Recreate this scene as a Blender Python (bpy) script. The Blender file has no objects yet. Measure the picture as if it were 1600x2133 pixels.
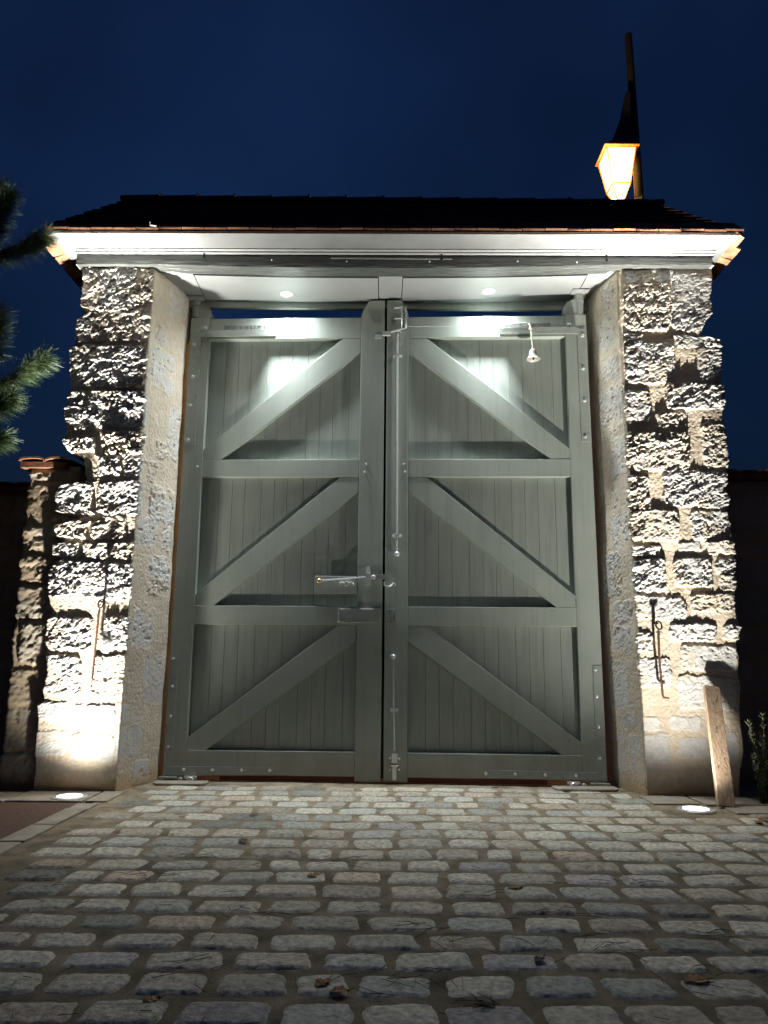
import bpy, bmesh, math, random
import numpy as np
from mathutils import Vector, Matrix
random.seed(7); rs = np.random.RandomState(11)
S = bpy.context.scene; COL = S.collection
R = math.radians
# ------------------------------------------------------------------ camera
cam_d = bpy.data.cameras.new('camera'); cam = bpy.data.objects.new('camera', cam_d); COL.objects.link(cam)
cam_d.sensor_fit = 'VERTICAL'; cam_d.sensor_height = 24.0; cam_d.lens = 24.0*1560/2133
cam_d.clip_start = .05; cam_d.clip_end = 2000
cam.matrix_world = Matrix.Translation((0, 0, .9)) @ Matrix.Rotation(R(101.03), 4, 'X') @ Matrix.Rotation(R(.5), 4, 'Z')
S.camera = cam
# ------------------------------------------------------------------ world: sky after sunset
w = bpy.data.worlds.new('World'); S.world = w; w.use_nodes = True
nt = w.node_tree; nt.nodes.clear()
sky = nt.nodes.new('ShaderNodeTexSky'); sky.sky_type = 'NISHITA'; sky.sun_disc = False
sky.sun_elevation = R(0); sky.sun_rotation = R(150); sky.ozone_density = 6; sky.air_density = 1.0; sky.dust_density = .3
tc = nt.nodes.new('ShaderNodeTexCoord'); nz = nt.nodes.new('ShaderNodeTexNoise'); nz.inputs['Scale'].default_value = 2.2; nz.inputs['Detail'].default_value = 3
cr = nt.nodes.new('ShaderNodeMapRange'); cr.inputs[1].default_value = .35; cr.inputs[2].default_value = .7; cr.inputs[3].default_value = .5; cr.inputs[4].default_value = 1.05
mx = nt.nodes.new('ShaderNodeVectorMath'); mx.operation = 'SCALE'
tn = nt.nodes.new('ShaderNodeVectorMath'); tn.operation = 'MULTIPLY'; tn.inputs[1].default_value = (4.3, 2.2, 1.38)
bg = nt.nodes.new('ShaderNodeBackground'); bg.inputs['Strength'].default_value = .13
wo = nt.nodes.new('ShaderNodeOutputWorld')
L = nt.links.new
L(tc.outputs['Generated'], nz.inputs['Vector']); L(nz.outputs['Fac'], cr.inputs[0]); L(sky.outputs[0], tn.inputs[0]); L(tn.outputs[0], mx.inputs[0])
sx_ = nt.nodes.new('ShaderNodeSeparateXYZ'); L(tc.outputs['Generated'], sx_.inputs[0]); zr = nt.nodes.new('ShaderNodeMapRange'); L(sx_.outputs[2], zr.inputs[0])
zr.inputs[1].default_value = .1; zr.inputs[2].default_value = .75; zr.inputs[3].default_value = .25; zr.inputs[4].default_value = 1.02
ml = nt.nodes.new('ShaderNodeMath'); ml.operation = 'MULTIPLY'; L(cr.outputs[0], ml.inputs[0]); L(zr.outputs[0], ml.inputs[1]); L(ml.outputs[0], mx.inputs['Scale']); L(mx.outputs[0], bg.inputs['Color']); L(bg.outputs[0], wo.inputs['Surface'])
S.view_settings.view_transform = 'Standard'; S.view_settings.look = 'None'; S.view_settings.exposure = 0; S.view_settings.gamma = 1
UP_W = 21.0; DOWN_W = 46.0; LAMP_W = 350.0      # watts of the uplights, the soffit spots and the street lantern
S.render.engine = 'CYCLES'
# ------------------------------------------------------------------ noise helpers (numpy)
def _hash(ix, iy, seed):
    n = (ix.astype(np.int64)*374761393 + iy.astype(np.int64)*668265263 + seed*1274126177) & 0xffffffff
    n = ((n ^ (n >> 13))*1274126177) & 0xffffffff
    n = (n ^ (n >> 16)) & 0xffff
    return n/65535.0
def gn(x, y, seed=0):
    x = np.asarray(x, float); y = np.asarray(y, float)
    x0 = np.floor(x); y0 = np.floor(y); fx = x-x0; fy = y-y0
    u = fx*fx*fx*(fx*(fx*6-15)+10); v = fy*fy*fy*(fy*(fy*6-15)+10)
    def g(ax, ay):
        a = _hash(x0+ax, y0+ay, seed)*2*np.pi
        return np.cos(a)*(fx-ax)+np.sin(a)*(fy-ay)
    return 1.5*((g(0, 0)*(1-u)+g(1, 0)*u)*(1-v)+(g(0, 1)*(1-u)+g(1, 1)*u)*v)
def fbm(x, y, f=1., o=4, seed=0, gain=.5):
    t = 0; a = 1.; s = 0.
    for i in range(o):
        t = t+a*gn(x*f, y*f, seed+i*17); s += a; a *= gain; f *= 2.03
    return t/s
def ridged(x, y, f=1., o=4, seed=0, gain=.55):
    t = 0; a = 1.; s = 0.
    for i in range(o):
        t = t+a*(1-2*np.abs(gn(x*f, y*f, seed+i*31))); s += a; a *= gain; f *= 2.1
    return t/s
def sstep(a, b, x):
    t = np.clip((x-a)/(b-a), 0, 1); return t*t*(3-2*t)
# ------------------------------------------------------------------ materials
def ramp_mat(name, c1, c2, rough=.7, metal=0., nscale=8., bump=0., bscale=60., bdist=.01, spec=.5, coat=0., attr=None, stretch=None, rvar=0., detail=6.):
    m = bpy.data.materials.new(name); m.use_nodes = True; t = m.node_tree; b = t.nodes['Principled BSDF']
    b.inputs['Roughness'].default_value = rough; b.inputs['Metallic'].default_value = metal
    b.inputs['Specular IOR Level'].default_value = spec; b.inputs['Coat Weight'].default_value = coat
    co = t.nodes.new('ShaderNodeTexCoord'); src = co.outputs['Object']
    if stretch:
        mp = t.nodes.new('ShaderNodeMapping'); mp.inputs['Scale'].default_value = stretch; t.links.new(src, mp.inputs[0]); src = mp.outputs[0]
    n = t.nodes.new('ShaderNodeTexNoise'); n.inputs['Scale'].default_value = nscale; n.inputs['Detail'].default_value = detail; n.inputs['Roughness'].default_value = .6
    t.links.new(src, n.inputs['Vector'])
    r = t.nodes.new('ShaderNodeValToRGB'); r.color_ramp.elements[0].position = .32; r.color_ramp.elements[1].position = .68
    r.color_ramp.elements[0].color = (*c1, 1); r.color_ramp.elements[1].color = (*c2, 1)
    t.links.new(n.outputs['Fac'], r.inputs[0]); out = r.outputs[0]
    if attr:
        a = t.nodes.new('ShaderNodeAttribute'); a.attribute_name = attr
        mm = t.nodes.new('ShaderNodeMix'); mm.data_type = 'RGBA'; mm.blend_type = 'MULTIPLY'; mm.inputs[0].default_value = 1
        t.links.new(a.outputs['Color'], mm.inputs[6]); t.links.new(out, mm.inputs[7]); out = mm.outputs[2]
    t.links.new(out, b.inputs['Base Color'])
    if rvar:
        mr = t.nodes.new('ShaderNodeMapRange'); mr.inputs[3].default_value = rough-rvar; mr.inputs[4].default_value = rough+rvar
        t.links.new(n.outputs['Fac'], mr.inputs[0]); t.links.new(mr.outputs[0], b.inputs['Roughness'])
    if bump:
        n2 = t.nodes.new('ShaderNodeTexNoise'); n2.inputs['Scale'].default_value = bscale; n2.inputs['Detail'].default_value = 5; t.links.new(src, n2.inputs['Vector'])
        bp = t.nodes.new('ShaderNodeBump'); bp.inputs['Strength'].default_value = bump; bp.inputs['Distance'].default_value = bdist
        t.links.new(n2.outputs['Fac'], bp.inputs['Height']); t.links.new(bp.outputs[0], b.inputs['Normal'])
    return m
def emit_mat(name, col, strength):
    m = bpy.data.materials.new(name); m.use_nodes = True; b = m.node_tree.nodes['Principled BSDF']
    b.inputs['Base Color'].default_value = (.8, .8, .8, 1); b.inputs['Emission Color'].default_value = (*col, 1); b.inputs['Emission Strength'].default_value = strength
    return m
M = dict(
 paint=ramp_mat('gate_paint', (.31, .352, .305), (.38, .415, .365), .34, nscale=3, bump=.12, bscale=22, bdist=.004, spec=.5, rvar=.06),
 board=ramp_mat('gate_board_paint', (.305, .345, .30), (.375, .408, .36), .5, nscale=4, bump=.08, bscale=9, bdist=.004, spec=.45, stretch=(6, 1, .6)),
 metal=ramp_mat('painted_steel', (.28, .31, .28), (.35, .375, .335), .28, 0., nscale=20, bump=.15, bscale=70, bdist=.003),
 cast=ramp_mat('rough_painted_steel', (.17, .18, .165), (.26, .27, .25), .38, 0., nscale=30, bump=.6, bscale=55, bdist=.006),
 zinc=ramp_mat('bare_zinc', (.66, .68, .67), (.84, .85, .83), .24, .3, nscale=30, bump=.1, bscale=90, bdist=.002),
 brass=ramp_mat('worn_brass', (.5, .33, .14), (.66, .5, .28), .35, .7, nscale=20),
 soffit=ramp_mat('white_soffit_paint', (.235, .245, .24), (.275, .285, .28), .45, nscale=2.5, bump=.06, bscale=14, bdist=.004),
 eaves=ramp_mat('dimmed_eaves_paint', (.125, .13, .128), (.17, .175, .172), .5, nscale=3, bump=.08, bscale=14, bdist=.004),  # soffit paint darkened in the colour against the strong uplight
 beam=ramp_mat('grey_beam_paint', (.045, .05, .045), (.085, .09, .085), .38, nscale=9, bump=.9, bscale=5, bdist=.02, stretch=(1, 6, 8)),
 stone=ramp_mat('limestone_masonry', (.82, .82, .82), (1., 1., 1.), .92, nscale=24, bump=.55, bscale=110, bdist=.006, spec=.25, attr='tint'),
 cobble=ramp_mat('granite_cobbles', (.42, .42, .43), (1.1, 1.08, 1.03), .7, nscale=48, bump=1., bscale=75, bdist=.006, spec=.35, attr='tint', detail=8),
 mortar=ramp_mat('sandy_mortar', (.095, .08, .055), (.28, .23, .16), .9, nscale=7, bump=.8, bscale=90, bdist=.006, spec=.25, attr='tint'),
 slab=ramp_mat('sandstone_slab', (.30, .26, .20), (.44, .39, .31), .85, nscale=9, bump=.6, bscale=40, bdist=.008),
 redpath=ramp_mat('red_brown_gravel', (.085, .045, .03), (.15, .085, .06), .9, nscale=40, bump=.9, bscale=120, bdist=.008),
 soil=ramp_mat('dark_soil', (.02, .017, .012), (.05, .04, .03), .95, nscale=6, bump=.6, bscale=20, bdist=.03),
 rooftile=ramp_mat('brown_roof_tile', (.045, .028, .02), (.08, .045, .03), .85, nscale=6, bump=.5, bscale=30, bdist=.01, attr='tint'),
 eaveedge=ramp_mat('brown_clay_tile', (.10, .042, .022), (.26, .125, .065), .85, nscale=9, bump=.5, bscale=40, bdist=.008),
 eavetile=ramp_mat('orange_clay_tile', (.20, .085, .04), (.48, .25, .13), .85, nscale=9, bump=.5, bscale=40, bdist=.008),
 rust=ramp_mat('rusty_iron', (.045, .018, .010), (.13, .055, .025), .7, .4, nscale=60, bump=.6, bscale=90, bdist=.003),
 iron=ramp_mat('black_iron', (.012, .012, .012), (.03, .028, .026), .45, .6, nscale=40, bump=.3, bscale=80, bdist=.002),
 plank=ramp_mat('weathered_plank', (.26, .17, .10), (.50, .37, .25), .7, nscale=5, bump=.5, bscale=12, bdist=.006, stretch=(14, 14, 1.2)),
 red=ramp_mat('red_primer', (.10, .018, .010), (.16, .03, .018), .6, nscale=9),
 bell=ramp_mat('white_bell', (.36, .33, .28), (.6, .57, .5), .45, .3, nscale=25, bump=.2, bscale=60, bdist=.002),
 cord=ramp_mat('pale_cord', (.55, .48, .36), (.68, .6, .48), .8, nscale=80),
 leaf=ramp_mat('dry_leaf', (.18, .08, .02), (.42, .22, .06), .7, nscale=30),
 darkleaf=ramp_mat('dark_leaf', (.02, .012, .008), (.06, .03, .015), .6, nscale=30),
 litter=ramp_mat('pine_litter', (.025, .018, .010), (.07, .045, .025), .8, nscale=30),
 needle=ramp_mat('pine_needles', (.018, .036, .012), (.075, .12, .045), .5, nscale=3, spec=.5),
 bark=ramp_mat('pine_bark', (.05, .035, .022), (.12, .08, .05), .9, nscale=12, bump=.8, bscale=25, bdist=.02),
 shrub=ramp_mat('shrub_leaves', (.04, .055, .025), (.10, .12, .06), .55, nscale=12),
 pole=ramp_mat('dark_pole', (.008, .008, .008), (.016, .015, .014), .6, nscale=10, bump=.2),
 copper=ramp_mat('lantern_copper', (.16, .06, .02), (.26, .11, .04), .45, .2, nscale=20, bump=.2),
 uplens=emit_mat('uplight_lens', (1, .98, .93), 9.),
 downlens=emit_mat('spotlight_lens', (.95, .98, 1), 14.),
 glow=emit_mat('lantern_glass', (1, .5, .16), 6.5),
 bulb=emit_mat('lantern_bulb', (1, .8, .5), 30.),
)
def weather(m):                         # road dust splashed on the foot of the gate, faint runs down the paint
    t = m.node_tree; b = t.nodes['Principled BSDF']; src = b.inputs['Base Color'].links[0].from_socket
    co = t.nodes.new('ShaderNodeTexCoord'); sp = t.nodes.new('ShaderNodeSeparateXYZ'); t.links.new(co.outputs['Object'], sp.inputs[0])
    n = t.nodes.new('ShaderNodeTexNoise'); n.inputs['Scale'].default_value = 7; n.inputs['Detail'].default_value = 7; t.links.new(co.outputs['Object'], n.inputs['Vector'])
    ad = t.nodes.new('ShaderNodeMath'); ad.operation = 'MULTIPLY_ADD'; t.links.new(n.outputs['Fac'], ad.inputs[0]); ad.inputs[1].default_value = -.55; t.links.new(sp.outputs[2], ad.inputs[2])
    r = t.nodes.new('ShaderNodeMapRange'); t.links.new(ad.outputs[0], r.inputs[0]); r.inputs[1].default_value = .08; r.inputs[2].default_value = -.30; r.inputs[3].default_value = 0; r.inputs[4].default_value = .5
    m1 = t.nodes.new('ShaderNodeMix'); m1.data_type = 'RGBA'; t.links.new(r.outputs[0], m1.inputs[0]); t.links.new(src, m1.inputs[6]); m1.inputs[7].default_value = (.25, .21, .15, 1)
    mp = t.nodes.new('ShaderNodeMapping'); mp.inputs['Scale'].default_value = (22, 1, .8); t.links.new(co.outputs['Object'], mp.inputs[0])
    n2 = t.nodes.new('ShaderNodeTexNoise'); n2.inputs['Scale'].default_value = 1.5; n2.inputs['Detail'].default_value = 4; t.links.new(mp.outputs[0], n2.inputs['Vector'])
    r2 = t.nodes.new('ShaderNodeMapRange'); t.links.new(n2.outputs['Fac'], r2.inputs[0]); r2.inputs[1].default_value = .52; r2.inputs[2].default_value = .72; r2.inputs[3].default_value = 0; r2.inputs[4].default_value = .22
    m2 = t.nodes.new('ShaderNodeMix'); m2.data_type = 'RGBA'; t.links.new(r2.outputs[0], m2.inputs[0]); t.links.new(m1.outputs[2], m2.inputs[6]); m2.inputs[7].default_value = (.15, .16, .14, 1)
    t.links.new(m2.outputs[2], b.inputs['Base Color'])
weather(M['paint']); weather(M['board'])
# ------------------------------------------------------------------ mesh builder
class MB:
    def __init__(s): s.v = []; s.f = []
    def add(s, vs, fs):
        o = len(s.v); s.v += [tuple(p) for p in vs]; s.f += [tuple(o+i for i in f) for f in fs]; return s
    def box(s, x0, x1, y0, y1, z0, z1):
        return s.add([(x0,y0,z0),(x1,y0,z0),(x1,y1,z0),(x0,y1,z0),(x0,y0,z1),(x1,y0,z1),(x1,y1,z1),(x0,y1,z1)],
                     [(0,3,2,1),(4,5,6,7),(0,1,5,4),(1,2,6,5),(2,3,7,6),(3,0,4,7)])
    def prism(s, pts, y0, y1):          # polygon in x,z, counter-clockwise seen from -y, extruded along y
        n = len(pts); vs = [(x, y0, z) for x, z in pts]+[(x, y1, z) for x, z in pts]
        return s.add(vs, [tuple(range(n)), tuple(range(2*n-1, n-1, -1))]+[(i+n, (i+1) % n+n, (i+1) % n, i) for i in range(n)])
    def prism_z(s, pts, z0, z1):
        n = len(pts); vs = [(x, y, z0) for x, y in pts]+[(x, y, z1) for x, y in pts]
        return s.add(vs, [tuple(range(n-1, -1, -1)), tuple(range(n, 2*n))]+[(i, (i+1) % n, (i+1) % n+n, i+n) for i in range(n)])
    def tube(s, pts, r, n=8, cap=True):
        pts = [Vector(p) for p in pts]; k = len(pts)
        rr = r if isinstance(r, (list, tuple)) else [r]*k
        vs = []; up = None
        for i, p in enumerate(pts):
            d = (pts[min(i+1, k-1)]-pts[max(i-1, 0)]).normalized()
            if up is None: up = d.orthogonal().normalized()
            up = (up-d*up.dot(d)).normalized(); q = d.cross(up)
            vs += [p+(up*math.cos(2*math.pi*j/n)+q*math.sin(2*math.pi*j/n))*rr[i] for j in range(n)]
        fs = [(i*n+j, i*n+(j+1) % n, (i+1)*n+(j+1) % n, (i+1)*n+j) for i in range(k-1) for j in range(n)]
        if cap: fs += [tuple(range(n-1, -1, -1)), tuple(range((k-1)*n, k*n))]
        return s.add(vs, fs)
    def lathe(s, prof, c=(0,0,0), axis='z', n=20):
        vs = []; k = len(prof)
        for r, h in prof:
            for j in range(n):
                a = 2*math.pi*j/n; p = (r*math.cos(a), r*math.sin(a), h)
                if axis == 'y': p = (p[0], h, p[1])
                if axis == 'x': p = (h, p[0], p[1])
                vs.append((p[0]+c[0], p[1]+c[1], p[2]+c[2]))
        fs = [(i*n+j, i*n+(j+1) % n, (i+1)*n+(j+1) % n, (i+1)*n+j) for i in range(k-1) for j in range(n)]
        fs += [tuple(range(n-1, -1, -1)), tuple(range((k-1)*n, k*n))]
        return s.add(vs, fs)
    def ball(s, c, r, n=14, sq=(1,1,1)):
        k = 8; prof = [(max(r*math.sin(math.pi*i/k), 1e-4), -r*math.cos(math.pi*i/k)) for i in range(k+1)]
        o = len(s.v); s.lathe(prof, (0,0,0), 'z', n)
        for i in range(o, len(s.v)): s.v[i] = tuple(s.v[i][a]*sq[a]+c[a] for a in range(3))
        return s
    def build(s, name, mat, parent=None, bevel=0., smooth=False, at=None):
        me = bpy.data.meshes.new(name); off = at or (0,0,0)
        me.from_pydata([(p[0]-off[0], p[1]-off[1], p[2]-off[2]) for p in s.v], [], s.f); me.update()
        bm = bmesh.new(); bm.from_mesh(me); bmesh.ops.recalc_face_normals(bm, faces=bm.faces); bm.to_mesh(me); bm.free()
        o = bpy.data.objects.new(name, me); COL.objects.link(o); o.location = off
        me.materials.append(M[mat] if isinstance(mat, str) else mat)
        if parent: o.parent = parent
        if smooth:
            me.polygons.foreach_set('use_smooth', [True]*len(me.polygons)); me.set_sharp_from_angle(angle=R(38))
        if bevel:
            b = o.modifiers.new('bevel', 'BEVEL'); b.width = bevel; b.segments = 2; b.limit_method = 'ANGLE'; b.angle_limit = R(50); b.harden_normals = False
        return o
def np_mesh(name, V, F, mat, tint=None, smooth=True, parent=None):
    me = bpy.data.meshes.new(name); V = np.asarray(V, np.float32); F = np.asarray(F, np.int32)
    me.vertices.add(len(V)); me.vertices.foreach_set('co', V.ravel())
    k = F.shape[1]; me.loops.add(F.size); me.loops.foreach_set('vertex_index', F.ravel())
    me.polygons.add(len(F)); me.polygons.foreach_set('loop_start', np.arange(0, F.size, k, dtype=np.int32))
    me.update(calc_edges=True); me.validate()
    if smooth: me.polygons.foreach_set('use_smooth', np.ones(len(F), bool))
    if tint is not None:
        a = me.color_attributes.new('tint', 'FLOAT_COLOR', 'POINT'); c = np.ones((len(V), 4), np.float32); c[:, :3] = tint; a.data.foreach_set('color', c.ravel())
    o = bpy.data.objects.new(name, me); COL.objects.link(o); me.materials.append(M[mat] if isinstance(mat, str) else mat)
    if parent: o.parent = parent
    return o
def tag(o, label=None, cat=None, group=None, kind=None):
    if label: o['label'] = label
    if cat: o['category'] = cat
    if group: o['group'] = group
    if kind: o['kind'] = kind
    return o
def thing(name, label, cat, loc=(0,0,0), rz=0., group=None):
    o = bpy.data.objects.new(name, None); COL.objects.link(o); o.empty_display_size = .1
    o.location = loc; o.rotation_euler = (0, 0, rz); return tag(o, label, cat, group)
def rel(o, root):                       # parent a world-space part to an unrotated thing root
    o.parent = root; o.location = Vector(o.location)-Vector(root.location); return o
# ------------------------------------------------------------------ setting
g = MB(); g.add([(-400,-400,-.05),(400,-400,-.05),(400,400,-.05),(-400,400,-.05)], [(0,1,2,3)])
tag(g.build('ground', 'soil'), kind='structure')
# mortar bed: slightly uneven sheet under the cobbles
xs = np.arange(-1.80, 3.3, .03); ys = np.arange(-.6, 6.6, .03); X, Y = np.meshgrid(xs, ys)
def gz(x, y): return .006*fbm(x, y, 1.1, 3, 5)
Z = gz(X, Y)+.0025*fbm(X, Y, 9, 2, 8)
V = np.stack([X, Y, Z], -1).reshape(-1, 3); ny, nx = X.shape
idx = np.arange(ny*nx).reshape(ny, nx); F = np.stack([idx[:-1,:-1], idx[:-1,1:], idx[1:,1:], idx[1:,:-1]], -1).reshape(-1, 4)
MT = (1+.55*sstep(3.3, 4.6, Y+.5*fbm(X, Y, .9, 3, 61))+.3*fbm(X, Y, 2.2, 3, 62)).reshape(-1, 1)*np.array([1., .99, .97])  # paler mortar near the gate, part cement filling, part lamplight in the colour
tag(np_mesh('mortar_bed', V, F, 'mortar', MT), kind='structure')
# cobbles
rows = [.05, .22, .39, .56, .73, .90, 1.07, 1.24, 1.41, 1.57, 1.74, 1.92, 2.125, 2.305, 2.475, 2.626, 2.798, 2.964, 3.155, 3.343, 3.525, 3.729, 3.93, 4.13, 4.33, 4.53, 4.73, 4.93, 5.12, 5.31, 5.49]
cv = []; cf = []; ct = []; base = 0
nu, nv = 17, 11
iu = np.linspace(-1, 1, nu); iv = np.linspace(-1, 1, nv); U, W = np.meshgrid(iu, iv)
gi = np.arange(nu*nv).reshape(nv, nu); GF = np.stack([gi[:-1,:-1], gi[:-1,1:], gi[1:,1:], gi[1:,:-1]], -1).reshape(-1, 4)
ring = np.concatenate([gi[0,:], gi[1:,-1], gi[-1,-2::-1], gi[-2:0:-1,0]])
for ri, yc in enumerate(rows):
    dp = min(rows[ri+1]-yc if ri+1 < len(rows) else .18, yc-rows[ri-1] if ri else .17)
    x = -1.66+random.uniform(-.12, .0)+(.11 if ri % 2 else 0)
    while x < 3.0:
        ln = random.uniform(.19, .25); 
        if random.random() < .06: ln *= .6
        xm = x+ln/2; x += ln+random.uniform(.014, .032)
        skip = (xm > 2.35 and yc > 4.7) or xm-ln/2 < -1.68 or (yc > 5.2 and (xm < -1.62 or xm > 1.62)) or ((xm-1.916)**2+(yc-4.82)**2 < .05)
        if skip: continue
        d = dp*random.uniform(.78, .87); pw = random.uniform(5, 10)
        rr = (np.abs(U)**pw+np.abs(W)**pw)**(1/pw); mxr = np.maximum(np.abs(U), np.abs(W)); k = np.where(rr > 0, mxr/np.maximum(rr, 1e-6), 1)
        a = U*k*ln/2; b = W*k*d/2; sd = random.randint(0, 9999)
        ang = random.uniform(-.05, .05)+.01; sk = random.uniform(-.2, .2)
        edge = mxr**3
        a = a+.018*fbm(a+sd, b, 18, 3, sd, .65)*edge+sk*b*edge; b = b+.014*fbm(a+sd*.7, b+9, 18, 3, sd+3, .65)*edge
        h = random.uniform(.005, .011)*(1. if yc < 4.2 else .6)
        top = h*(1-mxr**10)+.0045*fbm(a+sd, b, 22, 3, sd+1)*(1-mxr**6)-.006*(mxr > .99)
        a2 = a*math.cos(ang)-b*math.sin(ang)+xm; b2 = a*math.sin(ang)+b*math.cos(ang)+yc
        z = top+gz(a2, b2)+a*random.uniform(-.025, .025)+b*random.uniform(-.03, .03)
        cv.append(np.stack([a2, b2, z], -1).reshape(-1, 3)); cf.append(GF+base); base += nu*nv
        t = random.random(); 
        c = (.44, .42, .35) if t < .48 else (.40, .36, .29) if t < .72 else (.37, .37, .33) if t < .87 else (.21, .215, .185) if t < .92 else (.44, .36, .28) if t < .97 else (.35, .33, .32)
        br = random.uniform(1.15, 1.85)
        if yc > 3.9: br *= 1.1  # lamplight put into the cobble tint near the gate
        ct.append(np.tile(np.array(c)*br, (nu*nv, 1)))
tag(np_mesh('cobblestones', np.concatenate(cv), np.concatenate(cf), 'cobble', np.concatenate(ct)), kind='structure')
# edging slabs beside the red path and in front of the left pillar
def slab(mb, x0, x1, y0, y1, z=.012):
    j = lambda: random.uniform(-.006, .006)
    mb.prism_z([(x0+j(), y0+j()), (x1+j(), y0+j()), (x1+j(), y1+j()), (x0+j(), y1+j())], -.04, z+random.uniform(-.003, .003))
s = MB(); y = -.4
while y < 4.8:
    l = random.uniform(.35, .6); slab(s, -1.86, -1.74, y, min(y+l, 4.86)-.01); y += l
for x0, x1, y0, y1 in [(-2.35,-1.87,4.935,5.28),(-2.80,-2.37,4.935,5.26),(-3.4,-2.82,4.935,5.25),(-1.85,-1.72,4.935,5.28),(-4.2,-3.42,4.935,5.25)]: slab(s, x0, x1, y0, y1, .008)
for x0, x1, y0, y1 in [(1.72,2.02,5.0,5.27),(2.04,2.42,4.98,5.25),(2.12,2.5,4.72,4.96)]: slab(s, x0, x1, y0, y1, .012)
tag(s.build('stone_edging', 'slab', bevel=.004), kind='structure')
p = MB(); p.add([(-6,-1,.0),(-1.865,-1,.0),(-1.865,4.92,.0),(-6,4.92,.0)], [(0,1,2,3)])
tag(p.build('red_path', 'redpath'), kind='structure')
# ------------------------------------------------------------------ rough masonry
def masonry(path, stones, z1, step, seed, prof=None, outer=None, rough_z=True, du=None, amp=1., reveal=None):
    """stones: (u0,u1,z0,z1); returns V, F, tint for a displaced wall skin that closes on itself"""
    P = np.array(path); seg = np.linalg.norm(P[1:]-P[:-1], axis=1); cum = np.concatenate([[0], np.cumsum(seg)])
    us = np.arange(0, cum[-1]+1e-6, step); us[-1] = cum[-1]; zs = np.arange(-.02, z1, step)
    U, Z = np.meshgrid(us, zs)
    px = np.interp(us, cum, P[:,0]); py = np.interp(us, cum, P[:,1])
    e = .03; ax = np.interp(us+e, cum, P[:,0])-np.interp(us-e, cum, P[:,0]); ay = np.interp(us+e, cum, P[:,1])-np.interp(us-e, cum, P[:,1])
    ln = np.hypot(ax, ay)+1e-9; nxn = ay/ln; nyn = -ax/ln
    m_all = np.zeros_like(U)
    H = .004*fbm(U, Z, 5, 3, seed)+.0035*ridged(U, Z, 26, 3, seed+2)+.010*fbm(U, Z, 1.7, 2, seed+9)+.0015*fbm(U, Z, 60, 2, seed+3)
    mort = np.array([.56, .475, .36])
    tint = np.ones(U.shape+(3,))*mort*(1+.16*fbm(U, Z, 3, 3, seed+4))[..., None]
    zf = sstep(.2, 1.5, Z) if rough_z else np.ones_like(Z)
    H = H+.009*zf*(.6+1.2*fbm(U, Z, 3.5, 2, seed+19))
    wu = .018*fbm(U, Z, 6, 3, seed+5, .6)+.016*fbm(U, Z, 24, 3, seed+15, .7); wz = .018*fbm(U, Z, 6, 3, seed+6, .6)+.016*fbm(U, Z, 24, 3, seed+16, .7)
    # rock-faced texture: broken ledges at several scales plus fine grain
    rot = U*.86+Z*.5; rot2 = -U*.5+Z*.86
    f1 = fbm(rot, rot2*1.7, 10, 4, seed+41, .6); q = f1*5; terr = (np.floor(q)+sstep(.25, .75, q-np.floor(q)))/5
    f2 = fbm(rot, rot2*1.6, 34, 3, seed+44, .6); q = f2*3; terr2 = (np.floor(q)+sstep(.3, .7, q-np.floor(q)))/3
    rock = .85*terr+.5*terr2+.30*ridged(rot, rot2*1.3, 44, 3, seed+42)+.16*fbm(U, Z, 75, 2, seed+43)
    patch = sstep(.10, .30, fbm(U, Z, 4, 2, seed+70))*.6; shade = 1+.14*fbm(U, Z, 18, 3, seed+8)
    calm = sstep(.28, .05, fbm(U, Z, 3.2, 2, seed+73))*.6+.4        # areas where mortar was smeared over the stone
    lap = fbm(U, Z, 7, 4, seed+79, .6)
    for (u0, u1, z0, z1_) in stones:
        rn = random.random(); cx, cz = (u0+u1)/2, (z0+z1_)/2; hx, hz = (u1-u0)/2+.006, (z1_-z0)/2+.006
        r0 = max(0, int((z0-.08)/step)); r1 = int((z1_+.12)/step); c0 = max(0, int((u0-.08)/step)); c1 = int((u1+.10)/step)
        sl = (slice(r0, r1), slice(c0, c1)); 
        if H[sl].size == 0: continue
        rad = min(hx, hz)*.35; tl = random.uniform(-.05, .05)
        qx = np.abs(U[sl]+wu[sl]-cx)-(hx-rad); qz = np.abs(Z[sl]+wz[sl]-cz-(U[sl]-cx)*tl)-(hz-rad)
        d = np.hypot(np.maximum(qx, 0), np.maximum(qz, 0))+np.minimum(np.maximum(qx, qz), 0)-rad
        m = sstep(.002, -.006, d); zl = zf[sl]
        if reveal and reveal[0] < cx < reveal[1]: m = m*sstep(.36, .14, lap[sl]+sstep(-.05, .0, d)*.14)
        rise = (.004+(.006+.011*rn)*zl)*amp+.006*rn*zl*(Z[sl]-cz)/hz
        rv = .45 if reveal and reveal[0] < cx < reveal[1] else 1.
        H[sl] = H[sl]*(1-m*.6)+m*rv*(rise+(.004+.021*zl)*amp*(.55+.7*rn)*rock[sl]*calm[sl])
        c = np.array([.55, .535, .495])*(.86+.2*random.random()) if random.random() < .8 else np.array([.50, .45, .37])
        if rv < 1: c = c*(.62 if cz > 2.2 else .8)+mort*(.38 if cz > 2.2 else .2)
        cc = c*shade[sl][..., None]*(1-patch[sl][..., None])+patch[sl][..., None]*mort*1.02
        tint[sl] = tint[sl]*(1-m[..., None])+cc*m[..., None]
        m_all[sl] = np.maximum(m_all[sl], m)
    if reveal:                              # lamplight painted into the tint of the inner face, stronger higher up
        up = (.35+.65*sstep(.6, 2.0, Z+.5*fbm(U, Z, 2.5, 3, seed+81)))*((U > reveal[0])*(U < reveal[1])); tint = tint*(1+.60*up)[..., None]*np.where(up[..., None] > 0, np.array([1., 1.02, 1.06]), 1)
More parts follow.
